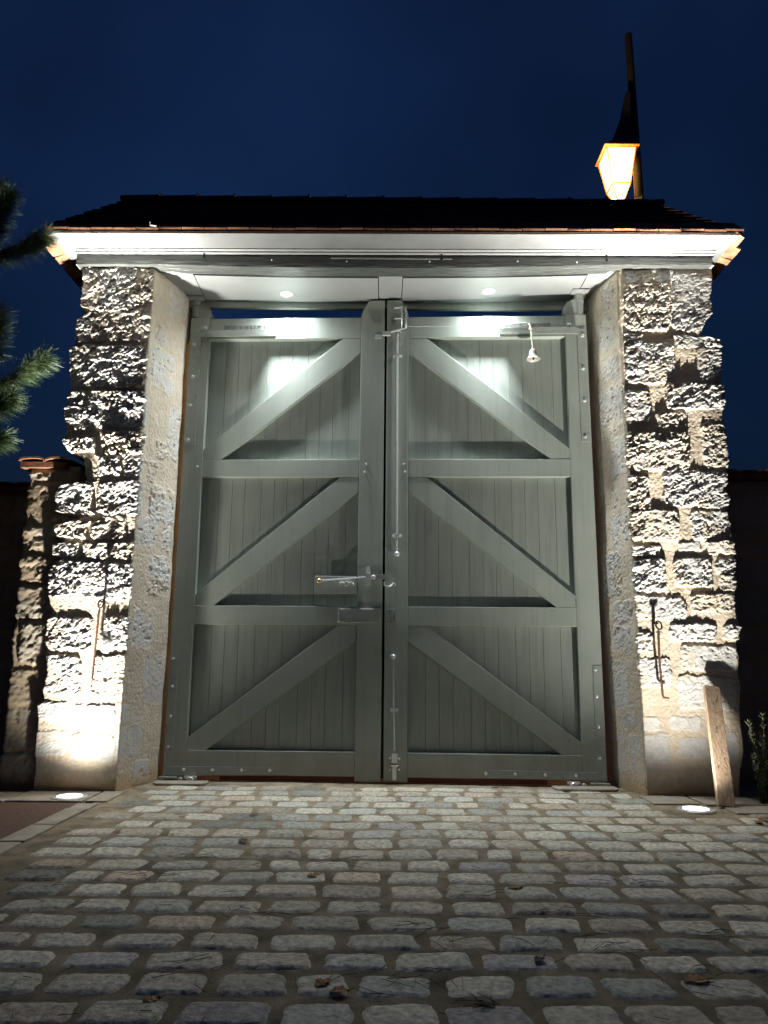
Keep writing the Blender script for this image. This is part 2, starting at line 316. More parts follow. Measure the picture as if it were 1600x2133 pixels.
    pits = np.clip(fbm(U, Z, 22, 2, seed+90)-.30, 0, 1)*.05*zf*m_all
    H = H-pits*amp
    # tinted ochre and darker towards the foot of the wall
    st = sstep(.16, .02, Z+.05*fbm(U, Z, 5, 3, seed+77)); tint = tint*(1-st[..., None]*np.array([.15, .28, .45]))
    Xg = px[None, :]+nxn[None, :]*H; Yg = py[None, :]+nyn[None, :]*H
    if prof is not None:
        pz = np.array([a for a, b in prof])[::-1]; pxo = np.array([b for a, b in prof])[::-1]
        sh = np.interp(Z[:, 0]-.0, pz, pxo)-outer
        wgt = du(us); Xg = Xg+sh[:, None]*wgt[None, :]
    V = np.stack([Xg, Yg, Z], -1).reshape(-1, 3); n2, n1 = U.shape
    idx = np.arange(n1*n2).reshape(n2, n1)
    F = np.stack([idx[:-1,:-1], idx[:-1,1:], idx[1:,1:], idx[1:,:-1]], -1).reshape(-1, 4)
    C = np.stack([idx[:-1,-1], idx[:-1,0], idx[1:,0], idx[1:,-1]], -1)
    return V, np.concatenate([F, C]), np.clip(tint, 0, .9).reshape(-1, 3)
SL= [(0.61,1.03,3.47,3.82),(1.02,1.14,3.52,3.81),(0.59,0.69,3.21,3.45),(0.7,1.14,3.22,3.48),(0.58,1.13,2.86,3.18),(0.6,0.7,2.68,2.82),(0.74,1.16,2.55,2.82),(0.59,0.75,2.52,2.7),(0.59,0.81,2.36,2.46),(0.87,1.16,2.34,2.51),(0.75,1.01,2.18,2.32),(1.04,1.16,2.17,2.33),(0.58,0.83,1.9,2.12),(0.87,1.18,1.9,2.14),(0.59,0.79,1.72,1.85),(0.84,1.08,1.72,1.88),(0.58,0.76,1.6,1.68),(0.8,1.14,1.58,1.69),(0.58,1.15,1.3,1.55),(0.6,0.89,0.94,1.16),(0.99,1.16,0.95,1.16),(0.61,0.84,0.63,0.9),(0.93,1.14,0.61,0.9),(0.58,0.78,0.47,0.58),(0.84,1.1,0.46,0.56),(0.58,0.8,0.24,0.39),(0.83,1.11,0.21,0.37),(0.9,1.13,0.05,0.13)]
SLR= [(1.36,1.59,3.56,3.8),(1.23,1.35,3.26,3.41),(1.16,1.49,2.91,3.22),(1.46,1.62,2.41,2.83),(1.33,1.46,2.38,2.51),(1.19,1.35,2.17,2.34),(1.3,1.6,1.9,2.16),(1.14,1.4,1.7,1.9),(1.48,1.58,1.69,1.88),(1.33,1.59,1.35,1.63),(1.19,1.44,0.96,1.22),(1.37,1.61,0.56,0.9),(1.11,1.23,0.45,0.57),(1.26,1.36,0.45,0.5),(1.12,1.38,0.21,0.41),(1.33,1.51,0.01,0.17)]
SR= [(0.68,1.04,3.74,3.84),(0.66,1.01,3.35,3.72),(1.03,1.31,3.35,3.81),(0.65,0.78,3.25,3.32),(0.65,1.0,2.93,3.24),(1.03,1.2,3.22,3.3),(1.22,1.34,3.22,3.29),(1.15,1.35,2.96,3.2),(0.64,0.8,2.64,2.87),(0.93,1.34,2.73,2.92),(0.85,1.05,2.59,2.69),(0.62,1.05,2.26,2.54),(1.16,1.35,2.28,2.61),(0.61,0.76,1.97,2.21),(0.87,1.33,1.99,2.25),(0.61,0.95,1.75,1.96),(1.05,1.33,1.75,1.96),(0.61,0.81,1.63,1.7),(0.95,1.1,1.68,1.73),(1.15,1.33,1.65,1.73),(0.62,0.84,1.38,1.6),(0.91,1.16,1.42,1.61),(1.2,1.32,1.51,1.61),(1.22,1.32,1.39,1.49),(0.61,0.96,1.18,1.34),(1.01,1.3,1.24,1.36),(0.61,0.71,0.96,1.09),(0.86,1.16,1.04,1.15),(1.22,1.31,1.05,1.14),(0.92,1.3,0.84,1.0),(0.61,0.83,0.72,0.91),(0.88,1.29,0.58,0.79),(0.81,1.02,0.44,0.52),(0.61,0.74,0.43,0.52),(0.62,0.79,0.16,0.4),(0.87,1.06,0.26,0.38),(1.15,1.27,0.22,0.42),(0.61,1.24,0.0,0.12)]
SRR= [(0.38,0.53,3.6,3.83),(0.32,0.52,3.31,3.55),(0.33,0.56,3.03,3.24),(0.27,0.62,2.68,2.96),(0.29,0.58,2.58,2.64),(0.36,0.61,2.25,2.53),(0.38,0.47,1.98,2.22),(0.35,0.57,1.72,1.97),(0.19,0.45,1.37,1.68),(0.32,0.56,1.16,1.32),(0.3,0.54,0.95,1.14),(0.18,0.45,0.55,0.92),(0.35,0.53,0.43,0.53),(0.25,0.57,0.15,0.38),(0.21,0.44,-0.0,0.13)]
EL= [(3.82,-2.324),(3.5,-2.308),(3.44,-2.256),(3.4,-2.332),(3.21,-2.323),(3.17,-2.359),(2.85,-2.324),(2.7,-2.346),(2.53,-2.327),(2.46,-2.349),(2.35,-2.287),(2.31,-2.185),(2.19,-2.168),(2.14,-2.143),(2.12,-2.319),(2.04,-2.357),(1.92,-2.345),(1.87,-2.176),(1.81,-2.343),(1.74,-2.336),(1.7,-2.264),(1.67,-2.35),(1.6,-2.347),(1.58,-2.287),(1.48,-2.353),(1.3,-2.343),(1.2,-2.32),(1.11,-2.342),(1.01,-2.346),(0.96,-2.332),(0.88,-2.334),(0.78,-2.321),(0.65,-2.335),(0.59,-2.316),(0.57,-2.357),(0.46,-2.347),(0.38,-2.349),(0.27,-2.348),(0.15,-2.339),(0.03,-2.34)]
ER= [(3.91,2.495),(3.78,2.492),(3.62,2.466),(3.49,2.47),(3.43,2.411),(3.35,2.38),(3.31,2.366),(3.28,2.506),(3.2,2.513),(2.93,2.5),(2.74,2.493),(2.67,2.483),(2.61,2.486),(2.43,2.496),(2.3,2.501),(2.25,2.482),(2.17,2.484),(2.12,2.448),(2.06,2.488),(2.0,2.47),(1.96,2.453),(1.84,2.485),(1.73,2.469),(1.66,2.491),(1.56,2.483),(1.51,2.469),(1.38,2.479),(1.25,2.465),(1.15,2.481),(1.02,2.463),(0.92,2.472),(0.82,2.454),(0.73,2.469),(0.57,2.449),(0.31,2.448),(0.19,2.418),(0.07,2.408)]
def side_stones(u0, u1, ztop, seed):
    r = random.Random(seed); out = []; z = .05
    while z < ztop:
        h = r.uniform(.16, .28); u = u0+r.uniform(-.1, 0)
        while u < u1:
            l = r.uniform(.22, .42); out.append((max(u, u0), min(u+l, u1), z, min(z+h, ztop))); u += l+.04
        z += h+.04
    return out
STEP = .0052
PL = [(-2.33,5.9),(-2.33,5.3),(-1.79,5.3),(-1.65,5.74),(-1.65,5.92)]
PR = [(1.70,5.92),(1.70,5.70),(1.79,5.3),(2.47,5.3),(2.47,5.9)]
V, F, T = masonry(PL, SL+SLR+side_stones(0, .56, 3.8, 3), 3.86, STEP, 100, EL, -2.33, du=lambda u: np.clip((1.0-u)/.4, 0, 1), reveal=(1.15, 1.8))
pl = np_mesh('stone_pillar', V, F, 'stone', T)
tag(pl, 'rough stone gate pillar left of the grey gate, stepped outer edge, beside the pine branches', 'pillar', 'stone pillars either side of the gate')
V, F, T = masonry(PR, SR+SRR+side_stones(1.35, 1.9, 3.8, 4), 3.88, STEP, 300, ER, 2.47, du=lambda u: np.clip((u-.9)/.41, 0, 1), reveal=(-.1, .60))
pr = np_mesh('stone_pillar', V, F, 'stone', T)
tag(pr, 'rough stone gate pillar right of the grey gate, with the wooden plank leaning on it', 'pillar', 'stone pillars either side of the gate')
# boundary walls behind the pillars
def wall(path, ztop, seed, label, caps, step=.011):
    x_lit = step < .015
    P = np.array(path); L_ = np.linalg.norm(P[1:]-P[:-1], axis=1).sum()
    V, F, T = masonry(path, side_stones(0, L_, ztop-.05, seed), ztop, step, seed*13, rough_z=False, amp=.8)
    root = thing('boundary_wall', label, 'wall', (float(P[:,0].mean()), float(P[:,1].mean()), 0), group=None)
    o = np_mesh('masonry', V, F, 'stone', T*(np.array([.82, .74, .62]) if x_lit else np.array([.55, .48, .40]))); o.parent = root; o.location = -Vector(root.location)  # shadow tone painted into the tint of the unlit walls
    for (x0, x1, y0, y1, z) in caps:           # clay coping tiles laid across the wall, each a shallow arch
        x = x0; c = MB()
        while x < x1-.05:
            wd = .19; n = 7; dz = random.uniform(-.012, .012)
            for k in range(n):
                a0 = math.pi*k/n; a1 = math.pi*(k+1)/n
                pa = (x+wd/2-wd/2*math.cos(a0), z+dz+.022*math.sin(a0)); pb = (x+wd/2-wd/2*math.cos(a1), z+dz+.022*math.sin(a1))
                t = .014; yo = random.uniform(-.004, .004)
                c.add([(pa[0],y0+yo,pa[1]),(pb[0],y0+yo,pb[1]),(pb[0],y0+yo,pb[1]+t),(pa[0],y0+yo,pa[1]+t),(pa[0],y1,pa[1]+.03),(pb[0],y1,pb[1]+.03),(pb[0],y1,pb[1]+t+.03),(pa[0],y1,pa[1]+t+.03)],
                      [(0,1,2,3),(7,6,5,4),(0,4,5,1),(1,5,6,2),(2,6,7,3),(3,7,4,0)])
            x += wd-.012
        c.box(x0, x1-.03, y0+.03, y1, z-.03, z+.012)
        rel(c.build('coping_tiles', 'eaveedge', smooth=True), root)
    return root
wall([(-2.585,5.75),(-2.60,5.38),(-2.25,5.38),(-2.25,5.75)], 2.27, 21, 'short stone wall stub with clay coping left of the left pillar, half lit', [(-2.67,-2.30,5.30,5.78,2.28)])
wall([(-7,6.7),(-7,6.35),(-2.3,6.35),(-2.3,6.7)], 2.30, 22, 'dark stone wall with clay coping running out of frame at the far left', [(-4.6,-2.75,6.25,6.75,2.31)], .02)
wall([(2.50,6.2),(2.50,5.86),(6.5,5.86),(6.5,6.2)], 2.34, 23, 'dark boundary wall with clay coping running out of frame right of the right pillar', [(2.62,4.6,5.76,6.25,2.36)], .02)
# ------------------------------------------------------------------ the double gate
GA = R(2.3); GY = 5.72
def gw(s, y, z):                        # gate coordinates (along, back, up) -> world
    return (s*math.cos(GA)+y*math.sin(GA), GY-s*math.sin(GA)+y*math.cos(GA), z)
T = .055
def leaf(name, label, s0, sgn, a, b, c, d, gap_side):
    """sgn -1: left leaf. hinge stile a..b, meeting stile c..d (in s)."""
    root = thing(name, label, 'gate', gw(s0, 0, 0), -GA, 'leaves of the double gate')
    X = lambda s: s-s0
    def bx(nm, x0, x1, y0, y1, z0, z1, mat='paint', bev=.003, parent=root):
        x0, x1 = sorted((x0, x1)); return MB().box(X(x0), X(x1), y0, y1, z0, z1).build(nm, mat, parent, bevel=bev)
    bx('stile', a, b, 0, T+.02, .035, 3.652)
    # meeting stile: taller, with one chamfered shoulder
    lo, hi = sorted((c, d))
    if sgn < 0: pts = [(lo,.016),(hi,.016),(hi,3.79),(lo+.062,3.79),(lo+.012,3.70),(lo,3.66)]
    else: pts = [(lo,.016),(hi,.016),(hi,3.66),(hi-.012,3.70),(hi-.055,3.79),(lo,3.79)]
    MB().prism([(X(x), z) for x, z in pts], -.001, T+.02).build('stile', 'paint', root, bevel=.003)
    in0, in1 = sorted((b, c if sgn < 0 else d)); e = .0015
    in0 += e; in1 -= e
    for z0, z1 in ((3.462,3.642),(2.298,2.438),(1.141,1.284),(.048,.219)): bx('rail', in0, in1, .0015, T+.02, z0, z1)
    for (zb, zt) in ((2.4395,3.4605),(1.2855,2.2965),(.2205,1.1395)):
        # boarded field, set back, with narrow grooves between the boards
        m = MB(); x = in0+.0005; k = 0; yb = .058
        while x < in1-.01:
            wd = (.104 if k % 3 else .132)+random.uniform(-.003, .003); x1 = min(x+wd, in1-.0005)
            if in1-x1 < .03: x1 = in1-.0005
            dy = random.uniform(-.0008, .0008)
            m.prism_z([(X(x+.0022), yb+dy), (X(x1-.0022), yb+dy), (X(x1-.0005), yb+.0025), (X(x1-.0005), yb+.02), (X(x+.0005), yb+.02), (X(x+.0005), yb+.0025)], zb, zt)
            x = x1; k += 1
        m.build('boarded_panel', 'board', root)
        # diagonal brace from the lower hinge side up to the meeting stile
        xb, xt = (in0, in1) if sgn < 0 else (in1, in0); q = -sgn
        xb += q*.001; xt -= q*.001
        P = [(xb, zb), (xb+q*.145, zb), (xt, zt-.115), (xt, zt), (xt-q*.145, zt), (xb, zb+.085)]
        if sgn > 0: P = P[::-1]
        MB().prism([(X(x_), z_) for x_, z_ in P], .005, .056).build('brace', 'paint', root, bevel=.003)
    # red primed weather board closing the foot of the leaf
    r0, r1 = (in0+.25, in1) if sgn < 0 else (in0, in1-.25)
    bx('kick_board', r0, r1, .03, .055, .008, .047, 'red', .002)
    def bolt(par, s, z, y=-.006, r=.0085):
        return MB().lathe([(r*1.5,0),(r*1.5,-.002),(r,-.003),(r,-.007),(r*.6,-.009)], (X(s), y, z), 'y', 10).build('bolt', 'zinc', par, smooth=True)
    # corner straps
    o = a; i2 = sgn
    def L_strap(pts): return MB().prism([(X(x_), z_) for x_, z_ in (pts if sgn < 0 else pts[::-1])], -.007, -.0015).build('corner_strap', 'metal', root, bevel=.0012)
    if sgn < 0:
        st = L_strap([(-1.612,.038),(-.800,.050),(-.800,.108),(-1.553,.104),(-1.545,.893),(-1.612,.893)])
        for s_, z_ in ((-1.584,.878),(-1.579,.676),(-1.58,.459),(-1.584,.242),(-1.459,.081),(-1.245,.081),(-1.031,.084),(-.822,.083)): bolt(st, s_, z_, -.007)
        st = L_strap([(-1.607,2.555),(-1.515,2.555),(-1.515,3.503),(-.887,3.503),(-.887,3.518),(-1.607,3.518)])
        for s_, z_ in ((-1.572,3.415),(-1.568,3.135),(-1.573,2.89),(-1.575,2.60)): bolt(st, s_, z_, -.007, .0105)
    else:
        st = L_strap([(1.622,.052),(1.622,.858),(1.556,.858),(1.553,.103),(.741,.109),(.741,.056)])
        for s_, z_ in ((1.575,.828),(1.575,.638),(1.577,.424),(1.577,.199),(.755,.082),(.966,.082),(1.183,.082),(1.403,.078)): bolt(st, s_, z_, -.007)
        st = L_strap([(1.612,2.579),(1.612,3.525),(.914,3.525),(.914,3.510),(1.545,3.510),(1.545,2.579)])
        for s_, z_ in ((1.588,3.463),(1.581,3.184),(1.581,2.914),(1.576,2.618)): bolt(st, s_, z_, -.007, .0105)
    # angle iron on the top rail with the raised hinge tongue
    h0, h1 = (-1.515,-.887) if sgn < 0 else (.914,1.545)
    m = MB().box(X(h0), X(h1), -.052, -.0085, 3.512, 3.520).box(X(h0), X(h1), -.052, -.046, 3.462, 3.512)
    an = m.build('angle_iron', 'metal', root, bevel=.0015)
    hm = (h0+.17, h1) if sgn < 0 else (h0, h1-.17)
    vs = MB(); n = 26
    for k in range(n):
        xa = hm[0]+(hm[1]-hm[0])*k/n*.8+(.02 if sgn < 0 else .05); xb_ = xa+(hm[1]-hm[0])*.8/n
        zt = 3.566+random.uniform(-.004, .004); vs.box(X(xa), X(xb_), -.03+random.uniform(-.002,.002), -.002, 3.5205, zt)
    vs.build('hinge_tongue', 'cast', root)
    for s_ in ((-1.481,-.942) if sgn < 0 else (.96,1.48)): bolt(an, s_, 3.548, -.03, .012)
    # curved ear, collar and top pivot
    ex = -1.0 if sgn < 0 else 1.0
    pts = [(ex*1.60,3.6535),(ex*1.437,3.6535)]+[(ex*(1.437+.115*(1-math.cos(t))), 3.6535+.135*math.sin(t)) for t in [math.pi/2*k/8 for k in range(1, 9)]]+[(ex*1.60,3.795)]
    if sgn < 0: pts = pts[::1]
    MB().prism([(X(x_), z_) for x_, z_ in (pts if sgn < 0 else pts[::-1])], .004, .05).build('hinge_ear', 'metal', root, bevel=.002)
    pv = MB().lathe([(.036,3.66),(.036,3.760)], (X(ex*1.578), .03, 0), 'z', 20); pv.lathe([(.041,3.765),(.041,3.836)], (X(ex*1.578), .03, 0), 'z', 20); pv.lathe([(.026,3.75),(.026,3.77)], (X(ex*1.578), .03, 0), 'z', 16)
    pv.build('top_pivot', 'metal', root, smooth=True)
    # bottom pivot: arm, knuckle and lobed plate
    m = MB().prism([(X(x_), z_) for x_, z_ in ([(-1.635,.004),(-1.60,.004),(-1.58,.022),(-1.50,.022),(-1.50,.034),(-1.635,.034)] if sgn < 0 else [(1.50,.034),(1.50,.022),(1.58,.022),(1.60,.004),(1.635,.004),(1.635,.034)])], -.045, -.012)
    m.build('bottom_pivot', 'metal', root, bevel=.002)
    k0 = -1.40 if sgn < 0 else 1.38
    m = MB().lathe([(.022,-.045),(.026,-.040),(.026,-.012)], (X(k0), 0, .012), 'y', 16); m.box(X(k0)-.045, X(k0)+.045, -.03, -.014, .018, .040)
    m.lathe([(.015,-.04),(.015,-.012)], (X(k0+ex*.075), 0, .016), 'y', 12)
    m.build('pivot_adjuster', 'zinc', root, bevel=.001, smooth=True)
    return root, X, bx, bolt
gl, XL, bxl, bl_ = leaf('gate_leaf', 'left leaf of the grey boarded gate, carrying the lever latch and the box lock', -1.62, -1, -1.612, -1.450, -.199, -.008, 1)
gr, XR, bxr, br_ = leaf('gate_leaf', 'right leaf of the grey boarded gate, carrying the long vertical bolts and the bell', 1.635, 1, 1.625, 1.455, .012, .186, -1)
bxl('gap_shade_strip', -.045, .035, T+.022, T+.04, .03, 3.76, 'iron', .001)  # black strip added behind the meeting gap so it reads dark
# ---- left leaf: lever latch
lp = bxl('latch_plate', -.527, -.207, -.012, .0, 1.378, 1.513, 'metal', .004)
m = MB().tube([(XL(-.478),-.055,1.472),(XL(-.25),-.050,1.492),(XL(-.125),-.045,1.502)], [.007,.006,.006]); lev = m.build('lever', 'zinc', gl, smooth=True)
MB().ball((XL(-.486),-.055,1.470), .021).build('knob', 'brass', lev, smooth=True)
lb = MB().box(XL(-.134), XL(-.096), -.062, -.050, 1.452, 1.528); lb.box(XL(-.134), XL(-.096), -.062, -.002, 1.446, 1.452); lb.box(XL(-.130), XL(-.100), -.012, -.002, 1.53, 1.585); lb.box(XL(-.134), XL(-.096), -.062, -.002, 1.528, 1.533)
lb.build('latch_bracket', 'zinc', gl, bevel=.001)
b_ = MB().box(XL(-.095), XL(.03), -.034, -.020, 1.486, 1.524).build('latch_bar', 'metal', gl, bevel=.0015)
MB().lathe([(.017,-.020),(.017,-.042),(.010,-.050)], (XL(-.075),-.0,1.503), 'y', 14).build('bolt', 'zinc', b_, smooth=True)
wn = MB().lathe([(.013,0),(.020,-.014),(.018,-.03),(.008,-.036)], (XL(-.278),-.012,1.450), 'y', 14)
for q in (-1, 1): wn.tube([(XL(-.278+q*.012),-.03,1.452),(XL(-.278+q*.034),-.036,1.464),(XL(-.278+q*.052),-.036,1.456),(XL(-.278+q*.054),-.034,1.438)], [.006,.007,.006,.004], 7)
wn.build('wing_nut', 'zinc', gl, smooth=True)
# ---- left leaf: box lock
lk = bxl('lock_case', -.341, -.022, -.036, -.002, 1.156, 1.267, 'metal', .010)
kh = MB()
kx = XL(-.256)
kh.box(kx-.019, kx+.019, -.043, -.037, 1.205, 1.211).box(kx-.019, kx+.019, -.043, -.037, 1.158, 1.163).box(kx-.019, kx-.013, -.043, -.037, 1.163, 1.205).box(kx+.013, kx+.019, -.043, -.037, 1.163, 1.205).box(kx-.002, kx+.002, -.041, -.037, 1.170, 1.198)
kh.build('keyhole', 'zinc', lk)
for s_, z_ in ((-.331,1.262),(-.331,1.162)): MB().lathe([(.008,-.036),(.006,-.040)], (XL(s_), 0, z_), 'y', 8).build('screw', 'zinc', lk)
bl_(gl, -.145, 2.40, -.001, .007); bl_(gl, -.155, 2.335, -.001, .007); bl_(gl, -1.49, 2.38, 0, .007)
tp = MB(); tp.box(XL(-.085), XL(-.030), -.006, -.002, 3.452, 3.49); tp.build('strike_plate', 'zinc', gl, bevel=.001)
# ---- right leaf: keep, hook, espagnolette rods
kp = MB().box(XR(.014), XR(.070), -.026, -.002, 1.156, 1.260); kp.box(XR(.070), XR(.076), -.04, -.002, 1.156, 1.260).box(XR(.090), XR(.096), -.026, -.002, 1.156, 1.260)
kp_o = kp.build('lock_keep', 'metal', gr, bevel=.001)
MB().box(XR(.0763), XR(.0897), -.012, -.002, 1.158, 1.258).build('strike_plate', 'zinc', kp_o)
hk = MB().tube([(XR(.008),-.03,1.470),(XR(.010),-.034,1.440),(XR(.045),-.036,1.432),(XR(.062),-.034,1.446),(XR(.080),-.028,1.462),(XR(.092),-.022,1.448),(XR(.078),-.022,1.438)], .006, 8)
hk.build('hook', 'zinc', gr, smooth=True)
rod = MB().tube([(XR(.098),-.028,3.475),(XR(.100),-.028,2.6),(XR(.102),-.028,1.70)], .0075, 8); rod_o = rod.build('bolt_rod', 'zinc', gr, smooth=True)
rod2 = MB().tube([(XR(.082),-.022,3.44),(XR(.084),-.022,1.86)], .0045, 6); rod2.build('bolt_rod', 'metal', gr, smooth=True)
MB().ball((XR(.103),-.034,1.680), .021).build('knob', 'zinc', rod_o, smooth=True)
def guide(x, z, w_=.075):
    m = MB().box(x-w_/2, x-.014, -.006, -.001, z-.012, z+.012).box(x+.014, x+w_/2, -.006, -.001, z-.012, z+.012).box(x-.0155, x+.0155, -.040, -.036, z-.012, z+.012).box(x-.0155, x-.0125, -.036, -.001, z-.012, z+.012).box(x+.0125, x+.0155, -.036, -.001, z-.012, z+.012)
    for q in (-1, 1): m.lathe([(.006,-.006),(.004,-.010)], (x+q*(w_/2-.010), 0, z), 'y', 8)
    return m.build('rod_guide', 'zinc', gr, bevel=.001)
guide(XR(.102), 1.826); guide(XR(.100), 3.30)
r3 = MB().tube([(XR(.080),-.026,.905),(XR(.086),-.026,.50),(XR(.092),-.026,.24)], [.0045,.0055,.007], 8).build('bolt_rod', 'zinc', gr, smooth=True)
MB().ball((XR(.078),-.034,.910), .021).build('knob', 'zinc', r3, smooth=True)
guide(XR(.088), .522, .06)
hs = MB().box(XR(.073), XR(.113), -.030, -.001, .150, .213).box(XR(.078), XR(.108), -.022, -.001, .03, .13).box(XR(.066), XR(.120), -.036, -.001, .128, .138)
for q, z_ in ((-1,.18),(1,.18),(-1,.10),(1,.10)): hs.ball((XR(.093+q*.034), -.006, z_), .009, 8)
hs.build('bolt_housing', 'zinc', gr, bevel=.0015)
# top catch at the head of the meeting stile
pl_ = MB().box(XR(.050), XR(.150), -.004, -.0015, 3.50, 3.75).build('catch_plate', 'metal', gr, bevel=.001)
tc_ = MB()
for z_ in (3.71, 3.615): tc_.tube([(XR(.072),-.006,z_+.002),(XR(.074),-.03,z_),(XR(.132),-.03,z_+.001),(XR(.134),-.03,z_+.010)], .0055, 7)
tc_.tube([(XR(.132),-.026,3.70),(XR(.130),-.026,3.54),(XR(.110),-.028,3.50)], .0045, 6)
tc_.tube([(XR(.165),-.010,3.735),(XR(.166),-.010,3.62),(XR(.164),-.010,3.54)], .0035, 6)
tc_.box(XR(.099), XR(.112), -.03, -.006, 3.485, 3.545).box(XR(.118), XR(.130), -.020, -.005, 3.40, 3.51)
for z_ in (3.71, 3.625, 3.54): tc_.ball((XR(.155), -.006, z_), .007, 8)
tc_.build('top_catch', 'zinc', gr, smooth=True)
ar = MB().tube([(XR(.17),-.035,3.530),(XR(.11),-.038,3.515),(XR(.05),-.040,3.495),(XR(.035),-.040,3.488)], [.005,.007,.009,.006], 8); ar.box(XR(-.022), XR(.040), -.052, -.030, 3.462, 3.496)
ar.build('catch_arm', 'zinc', gr, bevel=.001)
br_(gr, .150, 2.40, -.001, .007); br_(gr, .160, 2.335, -.001, .007)
# steel floor plates under the pivots
for sx, lab in ((-1, 'flat steel floor plate under the left leaf of the gate'), (1, 'flat steel floor plate under the right leaf of the gate')):
    yy = 5.60 if sx < 0 else 5.51; x0, x1 = (-1.63,-1.25) if sx < 0 else (1.21,1.66)
    m = MB(); r = .02; m.prism_z([(x0+.03,yy-.035),(x1-.03,yy-.035),(x1,yy+.01),(x1,yy+.10),(x0,yy+.10),(x0,yy+.01)], .004, .017)
    tag(m.build('floor_plate', 'slab', bevel=.002), lab.replace('flat steel', 'flat dusty'), 'floor plate', 'floor plates under the gate')
# ------------------------------------------------------------------ roof over the gate
ro = thing('gate_roof', 'small tiled hipped roof over the gate with white soffit and dark tile slopes', 'roof', (.06, 5.6, 3.84))
def RP(mb, name, mat, **k): return rel(mb.build(name, mat, **k), ro)
sz = lambda x: 3.836+.008*x-.028*max(0, 1-(x/1.7)**2)
def sheet(x0, x1, y0, y1, dz, th, n=16):
    m = MB(); xs = [x0+(x1-x0)*i/n for i in range(n+1)]
    vs = []; 
    for x in xs: z = sz(x)+dz; vs += [(x,y0,z),(x,y1,z),(x,y1,z+th),(x,y0,z+th)]
    fs = [(i*4+a, i*4+(a+1) % 4, (i+1)*4+(a+1) % 4, (i+1)*4+a) for i in range(n) for a in range(4)]+[(3,2,1,0),(n*4,n*4+1,n*4+2,n*4+3)]
    return m.add(vs, fs)
m = sheet(-2.36, 2.50, 5.235, 5.362, 0, .006, 30)
for a_, b_2 in ((-2.36,-1.503),(1.573,2.50)): o_ = sheet(a_, b_2, 5.3625, 5.80, 0, .006, 8); m.add(o_.v, o_.f)
RP(m, 'soffit_trim', 'soffit', bevel=.002)
RP(sheet(-1.497, -.063, 5.386, 5.795, -.001, .006), 'soffit_board', 'soffit', bevel=.002)
RP(sheet(.133, 1.567, 5.386, 5.795, -.001, .006), 'soffit_board', 'soffit', bevel=.002)
RP(sheet(-.058, .128, 5.364, 5.78, .003, .02, 4), 'soffit_block', 'soffit', bevel=.003)
RP(MB().box(-2.2, 2.3, 5.36, 5.80, 3.872, 3.90), 'roof_deck', 'iron')
for x0, x1 in ((-1.497,-.063),(.133,1.567)): RP(sheet(x0, x1, 5.3655, 5.3845, .003, .004), 'shadow_gap_strip', 'iron')  # black strips stand in for the shadow in the soffit gaps
# board behind the gate head
RP(MB().box(-1.68, 1.72, 5.80, 5.835, 3.755, 3.90), 'back_board', 'paint', bevel=.003)
# old hewn beam across the front
n = 90; vs = []; 
for i in range(n+1):
    x = -2.352+4.83*i/n; b0 = sz(x)-.001; f = 5.222+.006*float(fbm(x, 0., 2.5, 3, 4))
    for t_ in range(7):
        z = b0+(3.925-b0)*t_/6; vs.append((x, f+.004*float(fbm(x, z*6, 7, 3, 9))+(.006 if t_ in (0, 6) else 0), z))
    vs += [(x, 5.36, 3.925), (x, 5.36, b0+.001)]
k = 9; fs = [(i*k+a, i*k+(a+1) % k, (i+1)*k+(a+1) % k, (i+1)*k+a) for i in range(n) for a in range(k)]+[tuple(range(k-1,-1,-1)), tuple(range(n*k, n*k+k))]
m = MB(); m.add(vs, fs); RP(m, 'beam', 'beam', smooth=True)
# eaves soffit (white), mitred at both ends, with a stepped moulding against the beam
ez = lambda x: 3.930+.006*x
ex0, ex1, ey = -2.462, 2.575, 4.965
m = MB(); m.add([(ex0,ey,ez(ex0)),(ex1,ey,ez(ex1)),(2.485,5.205,ez(2.48)),(-2.352,5.205,ez(-2.35)),(ex0,ey,ez(ex0)+.02),(ex1,ey,ez(ex1)+.02),(2.485,5.205,ez(2.48)+.02),(-2.352,5.205,ez(-2.35)+.02)],
  [(0,3,2,1),(4,5,6,7),(0,1,5,4),(1,2,6,5),(2,3,7,6),(3,0,4,7)]); RP(m, 'eaves_soffit', 'eaves', bevel=.001)
m = MB(); m.add([(ex0,ey,ez(ex0)),(-2.352,5.206,ez(-2.35)),(-2.352,6.2,ez(-2.35)),(ex0+.03,6.2,ez(ex0)),(ex0,ey,ez(ex0)+.02),(-2.352,5.206,ez(-2.35)+.02),(-2.352,6.2,ez(-2.35)+.02),(ex0+.03,6.2,ez(ex0)+.02)],
  [(0,1,2,3),(7,6,5,4),(0,4,5,1),(1,5,6,2),(2,6,7,3),(3,7,4,0)]); RP(m, 'eaves_soffit', 'eaves')
m = MB(); m.add([(ex1,ey,ez(ex1)),(2.485,5.206,ez(2.48)),(2.485,6.2,ez(2.48)),(ex1-.04,6.2,ez(ex1)),(ex1,ey,ez(ex1)+.02),(2.485,5.206,ez(2.48)+.02),(2.485,6.2,ez(2.48)+.02),(ex1-.04,6.2,ez(ex1)+.02)],
  [(0,3,2,1),(4,5,6,7),(0,1,5,4),(1,2,6,5),(2,3,7,6),(3,0,4,7)]); RP(m, 'eaves_soffit', 'eaves')
for (ya, yb, dz, th) in ((5.165,5.190,-.010,.010),(5.190,5.216,-.022,.022)):
    m = MB(); vs = []
    for x in (-2.354+.02*(5.216-ya), 2.487): z = ez(x)+dz; vs += [(x,ya,z),(x,yb,z),(x,yb,z+th-.0005),(x,ya,z+th-.0005)]
    m.add(vs, [(0,3,2,1),(4,5,6,7),(0,1,5,4),(1,2,6,5),(2,3,7,6),(3,0,4,7)]); RP(m, 'moulding', 'soffit', bevel=.002)
